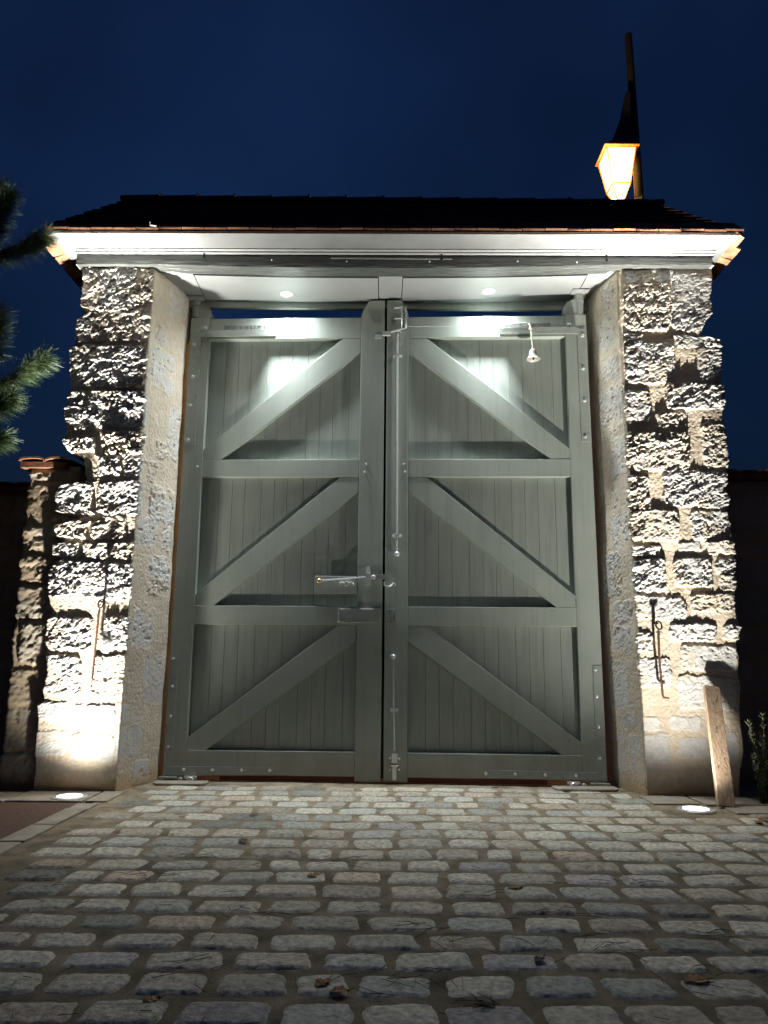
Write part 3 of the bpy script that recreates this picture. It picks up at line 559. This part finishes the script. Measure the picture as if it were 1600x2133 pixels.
RP(MB().box(-.42, .50, 5.2165, 5.2195, 3.875, 3.884), 'cover_strip', 'paint')
for x in (-1.38, .42, 1.67):
    m = MB().box(x-.007, x+.007, 5.196, 5.200, 3.865, ez(x)-.024); m.lathe([(.011,0),(.008,-.008)], (x, 5.204, 3.868), 'y', 8); RP(m, 'clip', 'iron')
for x, z in ((-.87,3.862),(-.30,3.855),(.33,3.86),(1.0,3.87),(1.45,3.866)): RP(MB().lathe([(.007,.0),(.005,-.006)], (x, 5.222, z), 'y', 8), 'nail', 'zinc')
# tiles
SL_ = math.atan((4.585-3.952)/.645); ty0, tz0 = 4.955, 3.952; ridge_y, ridge_z = 5.60, 4.585
tv = []; tf = []; tt = []; nb = 0
hip_l = lambda t: -2.475+(.30)*t; hip_r = lambda t: 2.60-(.34)*t
def tile(o, ux, us, wdt, ln, th, col):
    """o: lower corner; ux: along the eave, us: up the slope"""
    global nb
    nrm = np.cross(ux, us); nrm /= np.linalg.norm(nrm); nrm = nrm if nrm[2] > 0 else -nrm
    p = [o+nrm*.014, o+ux*wdt+nrm*.014, o+ux*wdt+us*ln, o+us*ln]; p += [q+nrm*th for q in p]
    tv.extend(p); tf.extend([[nb+i for i in f] for f in ((0,3,2,1),(4,5,6,7),(0,1,5,4),(1,2,6,5),(2,3,7,6),(3,0,4,7))]); tt.extend([col]*8); nb += 8
us = np.array([0, math.cos(SL_), math.sin(SL_)]); N = 9; SLEN = .645/math.cos(SL_)
for side in (1, -1):
    for r_ in range(N):
        if side == 1 and r_ == 0: continue
        t0 = r_/N; d0 = SLEN*t0; x = hip_l(t0+.5/N)+(r_ % 2)*.08+random.uniform(-.01, .01)
        while x < hip_r(t0+.5/N)-.02:
            wd = min(.163, hip_r(t0+.5/N)-x)
            o_ = np.array([x, ty0 if side == 1 else 2*ridge_y-ty0, tz0])+np.array([0, side, 1])*us*d0+rs.uniform(-.002, .002, 3)
            tile(o_, np.array([1., 0, 0]), np.array([0, side, 1])*us, wd-.004, SLEN/N+.03, .012, [random.uniform(.7, 1.15)]*3); x += .165
V = np.array(tv); o = np_mesh('roof_tiles', V, tf, 'rooftile', np.array(tt), smooth=False); o.parent = ro; o.location = -Vector(ro.location)
for sx in (-1, 1):                          # hip slopes
    m = MB(); xe = -2.475 if sx < 0 else 2.60; xr = xe+(.30 if sx < 0 else -.34)
    for r_ in range(N):
        t0, t1 = r_/N, (r_+1)/N
        def pt(t, fb, dz): y = ty0+(ridge_y-ty0)*t; y = y if fb == 0 else 2*ridge_y-y; return (xe+(xr-xe)*t-sx*0, y, tz0+(ridge_z-tz0)*t+dz)
        a0, b0, c0, d0 = pt(t0,0,.03), pt(t0,1,.03), pt(t1,1,.012), pt(t1,0,.012)
        m.add([a0,b0,c0,d0,(a0[0],a0[1],a0[2]-.016),(b0[0],b0[1],b0[2]-.016)], [(0,1,2,3),(0,4,5,1)])
    RP(m, 'hip_tiles', 'pole')
# under-roof body so that no light passes through the slopes
m = MB(); m.add([(-2.45,4.97,3.951),(2.57,4.97,3.951),(2.57,6.235,3.951),(-2.45,6.235,3.951),(-2.16,ridge_y,ridge_z-.03),(2.25,ridge_y,ridge_z-.03)],
   [(0,1,2,3),(0,4,5,1),(1,5,2),(2,5,4,3),(3,4,0)]); RP(m, 'roof_boarding', 'pole')
# orange eaves tiles, seen edge-on from below, one part per run
m = MB(); x = -2.475
while x < 2.59:
    wd = min(.163, 2.60-x); z = tz0+.006*x+random.uniform(-.003, .003)
    m.add([(x,ty0-.012+random.uniform(-.003,.003),z-.004),(x+wd-.004,ty0-.012,z-.004),(x+wd-.004,ty0+.14,z+.135),(x,ty0+.14,z+.135),(x,ty0-.016,z+.010),(x+wd-.004,ty0-.016,z+.010),(x+wd-.004,ty0+.13,z+.150),(x,ty0+.13,z+.150)],
      [(0,3,2,1),(4,5,6,7),(0,1,5,4),(1,2,6,5),(2,3,7,6),(3,0,4,7)]); x += .165
RP(m, 'eaves_tiles', 'eaveedge')
for sx in (-1, 1):                          # verge tiles overhanging the sides
    m = MB(); y = 4.96
    while y < 6.15:
        xi, xo = ((-2.44,-2.56) if sx < 0 else (2.55,2.665)); dz = random.uniform(-.004, .004)
        y1 = y+.158; zz = 3.952+.006*xi
        if y < 5.0: xo = xo+sx*-.05
        m.add([(xi,y,zz+dz),(xo,y+.02,zz-.030+dz),(xo,y1,zz-.030+dz),(xi,y1,zz+dz),(xi,y,zz+.016+dz),(xo,y+.02,zz-.016+dz),(xo,y1,zz-.016+dz),(xi,y1,zz+.016+dz)],
          [(0,1,2,3),(7,6,5,4),(0,4,5,1),(1,5,6,2),(2,6,7,3),(3,7,4,0)]); y += .163
    RP(m, 'verge_tiles', 'eavetile')
# ridge tiles with mortar crests at the joints
m = MB(); x = -2.18; cr_ = MB()
while x < 2.24:
    n = 8; vs = []
    for xx, e_ in ((x, 0), (min(x+.318, 2.27), .008)):
        for k in range(n+1): a_ = math.pi*k/n; vs.append((xx, ridge_y-(.085+e_)*math.cos(a_), ridge_z-.02+(.065+e_)*math.sin(a_)))
    m.add(vs, [(k, k+1, n+1+k+1, n+1+k) for k in range(n)]+[tuple(range(n,-1,-1)), tuple(range(n+1, 2*n+2))])
    if x > -2.15:
        h = random.uniform(.035, .055); cr_.add([(x-.015,ridge_y-.02,ridge_z+.04),(x+.028,ridge_y-.02,ridge_z+.04),(x+.028,ridge_y+.03,ridge_z+.04),(x-.015,ridge_y+.03,ridge_z+.04),(x-.012,ridge_y,ridge_z+.045+h)], [(0,3,2,1),(0,1,4),(1,2,4),(2,3,4),(3,0,4)])
    x += .308
RP(m, 'ridge_tiles', 'rooftile_plain' if 'rooftile_plain' in M else 'pole'); RP(cr_, 'ridge_crest', 'eavetile')
RP(MB().tube([(-1.715,4.94,3.965),(-1.715,4.935,3.99)], .004, 6).tube([(-1.715,4.938,3.968),(-1.67,4.94,3.962)], .005, 6), 'wire_clip', 'zinc')
# hinge bearing plates on the soffit
for sx, lab in ((-1,'left'),(1,'right')):
    xc = -1.57 if sx < 0 else 1.585; z = sz(xc)-.006; yc = gw(xc,0,0)[1]
    m = MB().box(xc-.075, xc+.06, yc-.07, yc+.075, z-.0065, z-.0005)
    for q in (-.05, .03): m.lathe([(.006,z-.011),(.006,z-.007)], (xc+q, yc-.05, 0), 'z', 8)
    RP(m, 'bearing_plate', 'soffit', bevel=.001)
# ------------------------------------------------------------------ lamps
def spot(root, loc, watts, size, blend, col, rad, rot, beam=None):
    l = bpy.data.lights.new('spot_light', 'SPOT'); l.energy = watts; l.spot_size = R(size); l.spot_blend = blend; l.color = col; l.shadow_soft_size = rad
    o = bpy.data.objects.new('spot_light', l); COL.objects.link(o); o.parent = root; o.location = loc; o.rotation_euler = rot
    if beam:                            # the lens throws most of its light along its axis, like the photometric curve of a real fitting
        l.use_nodes = True; t = l.node_tree; em = next(n for n in t.nodes if n.type == 'EMISSION')
        ge = t.nodes.new('ShaderNodeNewGeometry'); sp = t.nodes.new('ShaderNodeSeparateXYZ'); t.links.new(ge.outputs['Incoming'], sp.inputs[0])
        def mt(op, a, b):
            n = t.nodes.new('ShaderNodeMath'); n.operation = op
            for i, v in enumerate((a, b)):
                if isinstance(v, (int, float)): n.inputs[i].default_value = v
                else: t.links.new(v, n.inputs[i])
            return n.outputs[0]
        wx, wy = beam[2:] if len(beam) > 2 else (1., 1.)       # oval optic: wider along the wall than across it
        s2 = mt('ADD', beam[0], mt('ADD', mt('MULTIPLY', mt('MULTIPLY', sp.outputs[0], sp.outputs[0]), wx), mt('MULTIPLY', mt('MULTIPLY', sp.outputs[1], sp.outputs[1]), wy)))
        t.links.new(mt('POWER', s2, -beam[1]), em.inputs['Strength'])
    return o
for (x, y, lab) in ((-.81, 5.655, 'small round recessed spotlight in the soffit above the left gate leaf'), (.83, 5.605, 'small round recessed spotlight in the soffit above the right gate leaf')):
    z = sz(x)-.002
    t = thing('recessed_spotlight', lab, 'spotlight', (x, y, z), group='spotlights in the soffit')
    MB().lathe([(.042,-.001),(.056,-.001),(.056,-.004),(.050,-.007),(.042,-.007)], (0,0,0), 'z', 28).build('bezel', 'zinc', t, smooth=True)
    MB().lathe([(.0005,-.004),(.041,-.004),(.041,-.006),(.0005,-.009)], (0,0,0), 'z', 24).build('lens', 'downlens', t, smooth=True)
    spot(t, (0, 0, -.022), DOWN_W, 160, .6, (.90, .96, 1), .045, (0, 0, 0), (.25, 1.5))
for (x, y, lab, tilt) in ((-1.999, 5.064, 'round ground uplight in the paving below the left pillar', 0), (1.916, 4.822, 'round ground uplight in the cobbles beside the leaning plank', 0)):
    t = thing('ground_uplight', lab, 'uplight', (x, y, .016), group='uplights set in the ground')
    MB().lathe([(.075,-.03),(.112,-.03),(.112,-.004),(.104,.002),(.082,.002),(.075,-.002)], (0,0,0), 'z', 36).build('bezel', 'zinc', t, smooth=True)
    MB().lathe([(.0005,-.006),(.078,-.006),(.078,-.001),(.0005,.001)], (0,0,0), 'z', 32).build('lens', 'uplens', t, smooth=True)
    spot(t, (0, 0, .02), UP_W*(1 if x < 0 else 1.8), 138 if x < 0 else 152, .8, (1, .965, .90), .022, (math.pi, 0, 0), (.018, 1.5, .6, 1.5))
# ------------------------------------------------------------------ bell and pull wire
bx_, by_, bz_ = gw(1.178, -.075, 0); 
t = thing('door_bell', 'small white bell on a cord hanging in front of the right gate leaf', 'bell', (bx_, by_, 3.235))
prof = [(.0005,.088),(.014,.086),(.024,.078),(.029,.062),(.032,.042),(.038,.022),(.049,.006),(.055,0),(.052,-.002),(.046,.004),(.034,.022),(.027,.05),(.0005,.07)]
MB().lathe(prof, (0,0,0), 'z', 28).build('bell_cup', 'bell', t, smooth=True)
MB().tube([(0,0,.07),(0,0,.01)], .003, 6).ball((0,0,.008), .010).build('clapper', 'iron', t, smooth=True)
MB().tube([(0,0,.085),(-.004,0,.15),(-.010,0,.23),(-.016,.004,.29),(-.026,.02,.315),(-.02,.045,.325)], .0065, 8).ball((-.014,0,.262), .014, 10).build('cord', 'cord', t, smooth=True)
m = MB(); pts = []
for k in range(25):
    u = k/24; s_ = .17+(1.165-.17)*u; z_ = 3.532+.028*u-.016*math.sin(math.pi*u); pts.append(gw(s_, -.060, z_+.0012*math.sin(k*2.1)))
m.tube(pts, .0028, 6); tag(m.build('pull_wire', 'zinc'), 'thin twisted wire running across the top of the right gate leaf to the bell', 'wire')
# ------------------------------------------------------------------ wall hooks on the pillars
for (x, z0, ln, bend, lab) in ((-1.960, 1.25, .51, 1, 'rusty iron hook rod hanging from a ring on the left pillar'), (1.900, 1.135, .475, 1, 'rusty iron hook rod hanging from a ring on the right pillar')):
    t = thing('wall_hook', lab, 'hook', (x, 5.228, z0), group='iron hooks on the gate pillars')
    rp = [(0, -.012+.0*math.cos(a), .024*math.sin(a)) for a in [0]]
    m = MB().tube([(.004+.020*math.cos(a), -.006+.012*math.sin(a), .004+.030*math.sin(a)) for a in [2*math.pi*k/14 for k in range(15)]], .006, 7)
    m.tube([(0,.07,.02),(0,.0,.018)], .007, 7).build('eye_ring', 'iron', t, smooth=True)
    m = MB().tube([(0,-.010,-.028),(-.004,-.012,-.05),(-.008*bend,-.012,-ln*.5),(-.014*(1 if x < 0 else 0),-.010,-ln+.012),(-.006 if x < 0 else .006,-.010,-ln-.006),(.045,-.006,-ln-.012)], [.008,.009,.0085,.008,.008,.005], 8)
    m.build('rod', 'rust', t, smooth=True)
    if x > 0:
        rg = MB()
        for k in range(4): a = k*1.6; rg.tube([(0,-.012,-.04),(.022*math.cos(a),-.018,-.045+.018*math.sin(a))], .0045, 6)
        rg.build('wire_binding', 'rust', t, smooth=True)
# ------------------------------------------------------------------ leaning plank
t = thing('wooden_plank', 'weathered wooden plank leaning upright against the right pillar', 'plank', (2.138, 4.905, .012))
top = Vector((2.232-2.138, 5.215-4.905, .727-.012)); d = top.normalized(); sx = Vector((1, 0, 0)); sx = (sx-d*sx.dot(d)).normalized(); nrm = sx.cross(d)
m = MB(); n = 14; hw, ht = .053, .018; vs = []
for i in range(n+1):
    c = d*(top.length*i/n); hh = hw*(1.0-.04*i/n)*(1+.01*math.sin(i*1.7)); 
    vs += [tuple(c+sx*a+nrm*b) for a, b in ((-hh,-ht),(hh,-ht),(hh,ht),(-hh,ht))]
fs = [(i*4+a, i*4+(a+1) % 4, (i+1)*4+(a+1) % 4, (i+1)*4+a) for i in range(n) for a in range(4)]+[(3,2,1,0),(n*4,n*4+1,n*4+2,n*4+3)]
m.add(vs, fs); o = m.build('board', 'plank', t, bevel=.003)
for fz, fx in ((.08,.2),(.62,-.2),(.86,.3),(.3,-.5)):
    c = d*(top.length*fz)+sx*(hw*fx)+nrm*(-ht); 
    if nrm.y > 0: pass
    cc = c if nrm.y > 0 else d*(top.length*fz)+sx*(hw*fx)+nrm*ht
    MB().ball(tuple(cc), .0035, 8).build('nail', 'iron', t)
# ------------------------------------------------------------------ street lantern behind the roof
t = thing('street_lamp', 'tall dark post carrying a lit orange lantern behind the roof', 'street lamp', (3.46, 9.25, -.05))
o_ = lambda x, y, z: (x-3.46, y-9.25, z+.05)
MB().tube([o_(3.47,9.25,-.05), o_(3.47,9.25,6.5), o_(3.45,9.25,9.72)], [.08,.060,.052], 14).build('pole', 'pole', t, smooth=True)
cx, cy = 3.165, 9.18; 
def frus(mb, z0, h0, z1, h1, dx0=0, dx1=0): return mb.add([o_(cx+dx0+a*h0, cy+b*h0, z0) for a, b in ((-1,-1),(1,-1),(1,1),(-1,1))]+[o_(cx+dx1+a*h1, cy+b*h1, z1) for a, b in ((-1,-1),(1,-1),(1,1),(-1,1))], [(0,3,2,1),(4,5,6,7),(0,1,5,4),(1,2,6,5),(2,3,7,6),(3,0,4,7)])
lan = MB(); 
for a, b in ((-1,-1),(1,-1),(1,1),(-1,1)):
    lan.tube([o_(cx+a*.055, cy+b*.055, 7.03), o_(cx+a*.122, cy+b*.122, 7.22), o_(cx+a*.197, cy+b*.197, 7.71)], .012, 6)
for z, h in ((7.22,.122),(7.71,.197)):
    for i in range(4):
        c4 = ((-1,-1),(1,-1),(1,1),(-1,1)); a, b = c4[i], c4[(i+1) % 4]; lan.tube([o_(cx+a[0]*h, cy+a[1]*h, z), o_(cx+b[0]*h, cy+b[1]*h, z)], .013, 6)
frus(lan, 7.715, .235, 7.73, .235); lan.box(*[v for v in (o_(cx,0,0)[0]-.05, o_(cx,0,0)[0]+.05)], o_(0,cy,0)[1]-.05, o_(0,cy,0)[1]+.05, 7.06, 7.08)
lo_ = lan.build('lantern_frame', 'copper', t)
for i in range(4):                      # four glass panes in two tiers
    c4 = ((-1,-1),(1,-1),(1,1),(-1,1)); a, b = c4[i], c4[(i+1) % 4]; m = MB()
    for z0, h0, z1, h1 in ((7.232,.117,7.70,.189),(7.06,.062,7.208,.112)):
        q = [o_(cx+a[0]*h0, cy+a[1]*h0, z0), o_(cx+b[0]*h0, cy+b[1]*h0, z0), o_(cx+b[0]*h1, cy+b[1]*h1, z1), o_(cx+a[0]*h1, cy+a[1]*h1, z1)]
        ctr = o_(cx, cy, 0); q2 = [(ctr[0]+(p[0]-ctr[0])*.97, ctr[1]+(p[1]-ctr[1])*.97, p[2]) for p in q]
        m.add(q+q2, [(0,1,2,3),(7,6,5,4),(0,4,5,1),(1,5,6,2),(2,6,7,3),(3,7,4,0)])
    m.build('glass_pane', 'glow', lo_)
m = MB(); 
prev = [(7.735,.225,0),(7.84,.150,.04),(8.05,.100,.09),(8.3,.060,.14),(8.7,.028,.20)]
for (za, ha, da), (zb, hb, db) in zip(prev, prev[1:]): frus(m, za, ha, zb-.001, hb, da, db)
m.build('lantern_hood', 'pole', t)
MB().tube([o_(3.43,9.22,7.0), o_(3.30,9.19,6.98), o_(3.19,9.18,7.03)], .014, 8).build('lantern_bracket', 'pole', t, smooth=True)
MB().tube([o_(3.385,9.185,6.6), o_(3.383,9.185,8.1)], .008, 6).build('pole_lit_edge', 'copper', t)  # lit edge of the pole, modelled as a thin orange rod
l = bpy.data.lights.new('lantern_light', 'POINT'); l.energy = LAMP_W; l.color = (1, .5, .18); l.shadow_soft_size = .05
lo2 = bpy.data.objects.new('lantern_light', l); COL.objects.link(lo2); lo2.parent = t; lo2.location = o_(cx-.30, cy-.34, 7.25)
# ------------------------------------------------------------------ pine tree at the left
t = thing('pine_tree', 'dark pine tree with drooping needle branches at the left edge of the frame', 'tree', (-4.1, 5.9, -.05))
to = lambda p: (p[0]+4.1, p[1]-5.9, p[2]+.05)
MB().tube([to((-4.1,5.9,-.05)), to((-4.05,5.85,2.)), to((-4.12,5.8,4.2)), to((-4.0,5.8,7.))], [.17,.14,.10,.04], 12).build('trunk', 'bark', t, smooth=True)
br = [ # branch polylines ending in needle tails (world space)
 [(-4.05,5.85,2.9),(-3.3,5.2,3.5),(-2.86,4.85,3.70),(-2.68,4.8,3.85),(-2.56,4.78,4.10)],
 [(-4.05,5.85,3.1),(-3.3,5.2,3.55),(-2.85,4.85,3.62),(-2.5,4.8,3.68),(-2.30,4.82,3.80)],
 [(-4.0,5.85,2.3),(-3.3,5.2,2.7),(-2.85,4.9,2.75),(-2.62,4.85,2.95),(-2.56,4.83,3.22)],
 [(-4.0,5.85,2.2),(-3.3,5.2,2.55),(-2.85,4.9,2.62),(-2.45,4.86,2.76),(-2.24,4.86,2.90)],
 [(-4.0,5.85,2.0),(-3.3,5.2,2.35),(-2.85,4.85,2.45),(-2.55,4.80,2.50),(-2.40,4.78,2.58)],
 [(-4.0,5.85,1.8),(-3.3,5.2,2.10),(-2.9,4.85,2.22),(-2.58,4.78,2.26),(-2.42,4.76,2.30)],
 [(-4.0,5.85,1.8),(-3.3,5.1,2.05),(-2.95,4.80,2.05),(-2.72,4.75,2.12)],
 [(-4.05,5.85,3.3),(-3.4,5.3,3.9),(-2.95,4.95,4.1),(-2.78,4.9,4.25)],
 [(-4.05,5.85,2.6),(-3.3,5.2,3.0),(-2.95,4.95,3.1),(-2.76,4.9,3.25)],
]
br = [[(p[0]-.08*max(0, i-1)/2, p[1], p[2]) for i, p in enumerate(b_)] for b_ in br]
nvv = []; nff = []; 
for bi, pl3 in enumerate(br):
    MB().tube([to(p) for p in pl3], [.035,.022,.014,.010,.005][:len(pl3)] if len(pl3) == 5 else [.035,.022,.012,.006], 7).build('branch', 'bark', t, smooth=True)
    P3 = [Vector(p) for p in pl3]; segs = list(zip(P3[1:], P3[2:])); tot = sum((b-a).length for a, b in segs)
    cnt = int(1600*tot/.6)
    for k in range(cnt):
        a, b = segs[min(int(random.random()**.8*len(segs)), len(segs)-1)]; u = random.random(); p = a.lerp(b, u); dr = (b-a).normalized()
        th = random.uniform(0, 2*math.pi); s1 = dr.orthogonal().normalized(); s2 = dr.cross(s1); rad = s1*math.cos(th)+s2*math.sin(th)
        v = (dr*random.uniform(.5, 1.2)+rad*random.uniform(.3, .9)+Vector((0, 0, -.30))).normalized()*random.uniform(.09, .16)
        wv = v.cross(Vector((random.uniform(-1,1), random.uniform(-1,1), random.uniform(-1,1)))).normalized()*.0011
        mid = p+v*.55+Vector((0,0,.004)); tip = p+v+Vector((0, 0, -.008)); i0 = len(nvv)
        nvv += [to(p-wv), to(p+wv), to(mid+wv), to(mid-wv), to(tip+wv*.3), to(tip-wv*.3)]; nff += [[i0,i0+1,i0+2,i0+3],[i0+3,i0+2,i0+4,i0+5]]
np_mesh('needles', nvv, nff, 'needle', smooth=False, parent=t)
# ------------------------------------------------------------------ shrub at the right edge
def shrub(x, y, h, label, stems, seed):
    r = random.Random(seed); t = thing('shrub', label, 'shrub', (x, y, -.05), group=None)
    st = MB(); nv_ = []; nf_ = []
    for (dx, dy, hh) in stems:
        pts = [Vector((0,0,0)), Vector((dx*.4, dy*.4, hh*.5)), Vector((dx, dy, hh))]; st.tube(pts, [.006,.004,.0015], 5)
        for k in range(int(240*hh/.5)):
            u = r.random(); u = u**.7; p = pts[0].lerp(pts[1], u*2) if u < .5 else pts[1].lerp(pts[2], u*2-1)
            a = r.uniform(0, 6.28); v = Vector((math.cos(a), math.sin(a), r.uniform(.2, 1.2))).normalized()*r.uniform(.02, .045)
            wv = v.cross(Vector((0,0,1))).normalized()*.004; i0 = len(nv_); nv_ += [p-wv*.3, p+wv*.3, p+v*.6+wv, p+v, p+v*.6-wv]; nf_ += [[i0,i0+1,i0+2,i0+4]]; nf_ += [[i0+4,i0+2,i0+3,i0+3]]
    st.build('stem', 'bark', t)
    m = MB(); m.add([tuple(v) for v in nv_], [tuple(dict.fromkeys(f)) for f in nf_]); m.build('leaves', 'shrub', t)
shrub(2.50, 5.12, .6, 'leafy shrub with thin upright sprigs at the right edge beside the pillar', [(-.09,-.02,.55),(.02,.0,.62),(.10,.02,.66),(-.02,-.05,.42),(.14,-.04,.5),(.08,-.1,.34)], 1)
shrub(2.42, 5.02, .4, 'low sprigs of a shrub at the foot of the right pillar', [(-.03,0,.36),(.05,.02,.30),(.0,-.04,.22)], 2)
# ------------------------------------------------------------------ fallen leaves, twigs, needle litter
def leafobj(x, y, sz_, mat, label, rz):
    sz_ *= .78
    z = .007+float(gz(x, y)); m = MB(); n = 9; vs = []; r = random.Random(int(x*1000))
    for i in range(n+1):
        u = i/n; hw_ = sz_*.32*math.sin(math.pi*min(max(u, .03), .97))**.8*(1+.2*math.sin(i*2.3)); cz = .004*math.sin(u*3)+.003*r.random()
        for q in (-1, 0, 1): vs.append(((u-.5)*sz_, q*hw_, cz+abs(q)*.006*r.random()+.001))
    b = [tuple(v) for v in vs]; vs2 = b+[(p[0], p[1], p[2]-.0015) for p in b]; k = len(b)
    fs = []
    for i in range(n):
        for q in range(2): a0 = i*3+q; fs += [(a0, a0+1, a0+4, a0+3), (k+a0+3, k+a0+4, k+a0+1, k+a0)]
    m.add(vs2, fs); m.tube([(sz_*.45,0,.004),(sz_*.75,.004,.010)], .0014, 5)
    o = m.build('fallen_leaf', mat); o.location = (x, y, z); o.rotation_euler = (0, 0, rz); tag(o, label, 'leaf', 'fallen leaves on the cobbles')
for a_ in [(-.73,4.54,.07,'leaf','small brown leaf on the far cobbles left of centre, before the left gate leaf',.3),(-.68,3.92,.075,'darkleaf','black curled leaf on the cobbles left of centre',1.2),
 (1.53,4.23,.085,'leaf','yellow leaf on the far cobbles right, in front of the ground uplight',.1),(2.19,4.55,.09,'leaf','orange leaf of the trio at the right edge, the farthest back',.5),(2.12,4.46,.075,'leaf','orange leaf of the trio at the right edge, the leftmost',2.),(2.17,4.40,.08,'leaf','orange leaf of the trio at the right edge, the nearest',1.),
 (.53,3.18,.075,'leaf','orange leaf on a joint in the middle of the cobbles, right of centre',.2),(-.28,3.34,.07,'leaf','orange leaf on the cobbles left of centre, beyond the big grey stone rows',.4),
 (.48,2.47,.06,'darkleaf','dark brown leaf on a grey cobble right of centre near the camera',.8),(.90,2.34,.10,'leaf','large curled brown leaf on a cobble at the lower right',.15),(.79,5.52,.06,'darkleaf','dark leaf at the foot of the right gate leaf',0.2),
 (-.16,2.30,.075,'leaf','tan leaf on a cobble just below the middle of the foreground',.9),(-.11,2.25,.07,'leaf','pale leaf beside the tan leaf in the foreground',.1),(-.60,2.18,.06,'leaf','brown leaf at the bottom left of the foreground',.5),(.28,2.20,.08,'darkleaf','dark leaf at the bottom centre-right of the foreground',2.4)]: leafobj(*a_)
li = MB(); r = random.Random(5)
cl = [(-.45,2.83),(.1,2.72),(.2,2.60),(.45,2.55),(.15,2.3),(.25,2.22),(-.2,3.6),(.35,3.1),(-.9,3.6),(-.05,2.28),(.7,2.6),(1.1,2.7),(-.6,2.4),(1.0,3.3),(-1.0,3.3),(.9,2.35),(-.7,4.5),(.6,2.9)]
for cx_, cy_ in cl:
    for k in range(r.randint(4, 9)):
        x = cx_+r.gauss(0, .06); y = cy_+r.gauss(0, .04); a = r.gauss(.2, .8); ln = r.uniform(.05, .12); z = .013+float(gz(x, y)); c_ = r.uniform(-.02, .02)
        li.tube([(x, y, z), (x+math.cos(a)*ln/2-math.sin(a)*c_, y+math.sin(a)*ln/2+math.cos(a)*c_, z+.004), (x+math.cos(a)*ln, y+math.sin(a)*ln, z)], .0009, 4)
for k in range(260):
    x = r.uniform(-1.6, 1.9); y = r.uniform(2.0, 5.3); a = r.gauss(.2, 1.2); ln = r.uniform(.02, .07); z = .013+float(gz(x, y)); li.tube([(x, y, z), (x+math.cos(a)*ln, y+math.sin(a)*ln, z+.001)], .0009, 4)
tag(li.build('needle_litter', 'litter'), 'dry pine needles scattered over the cobbles', 'needles', kind='stuff')
del li
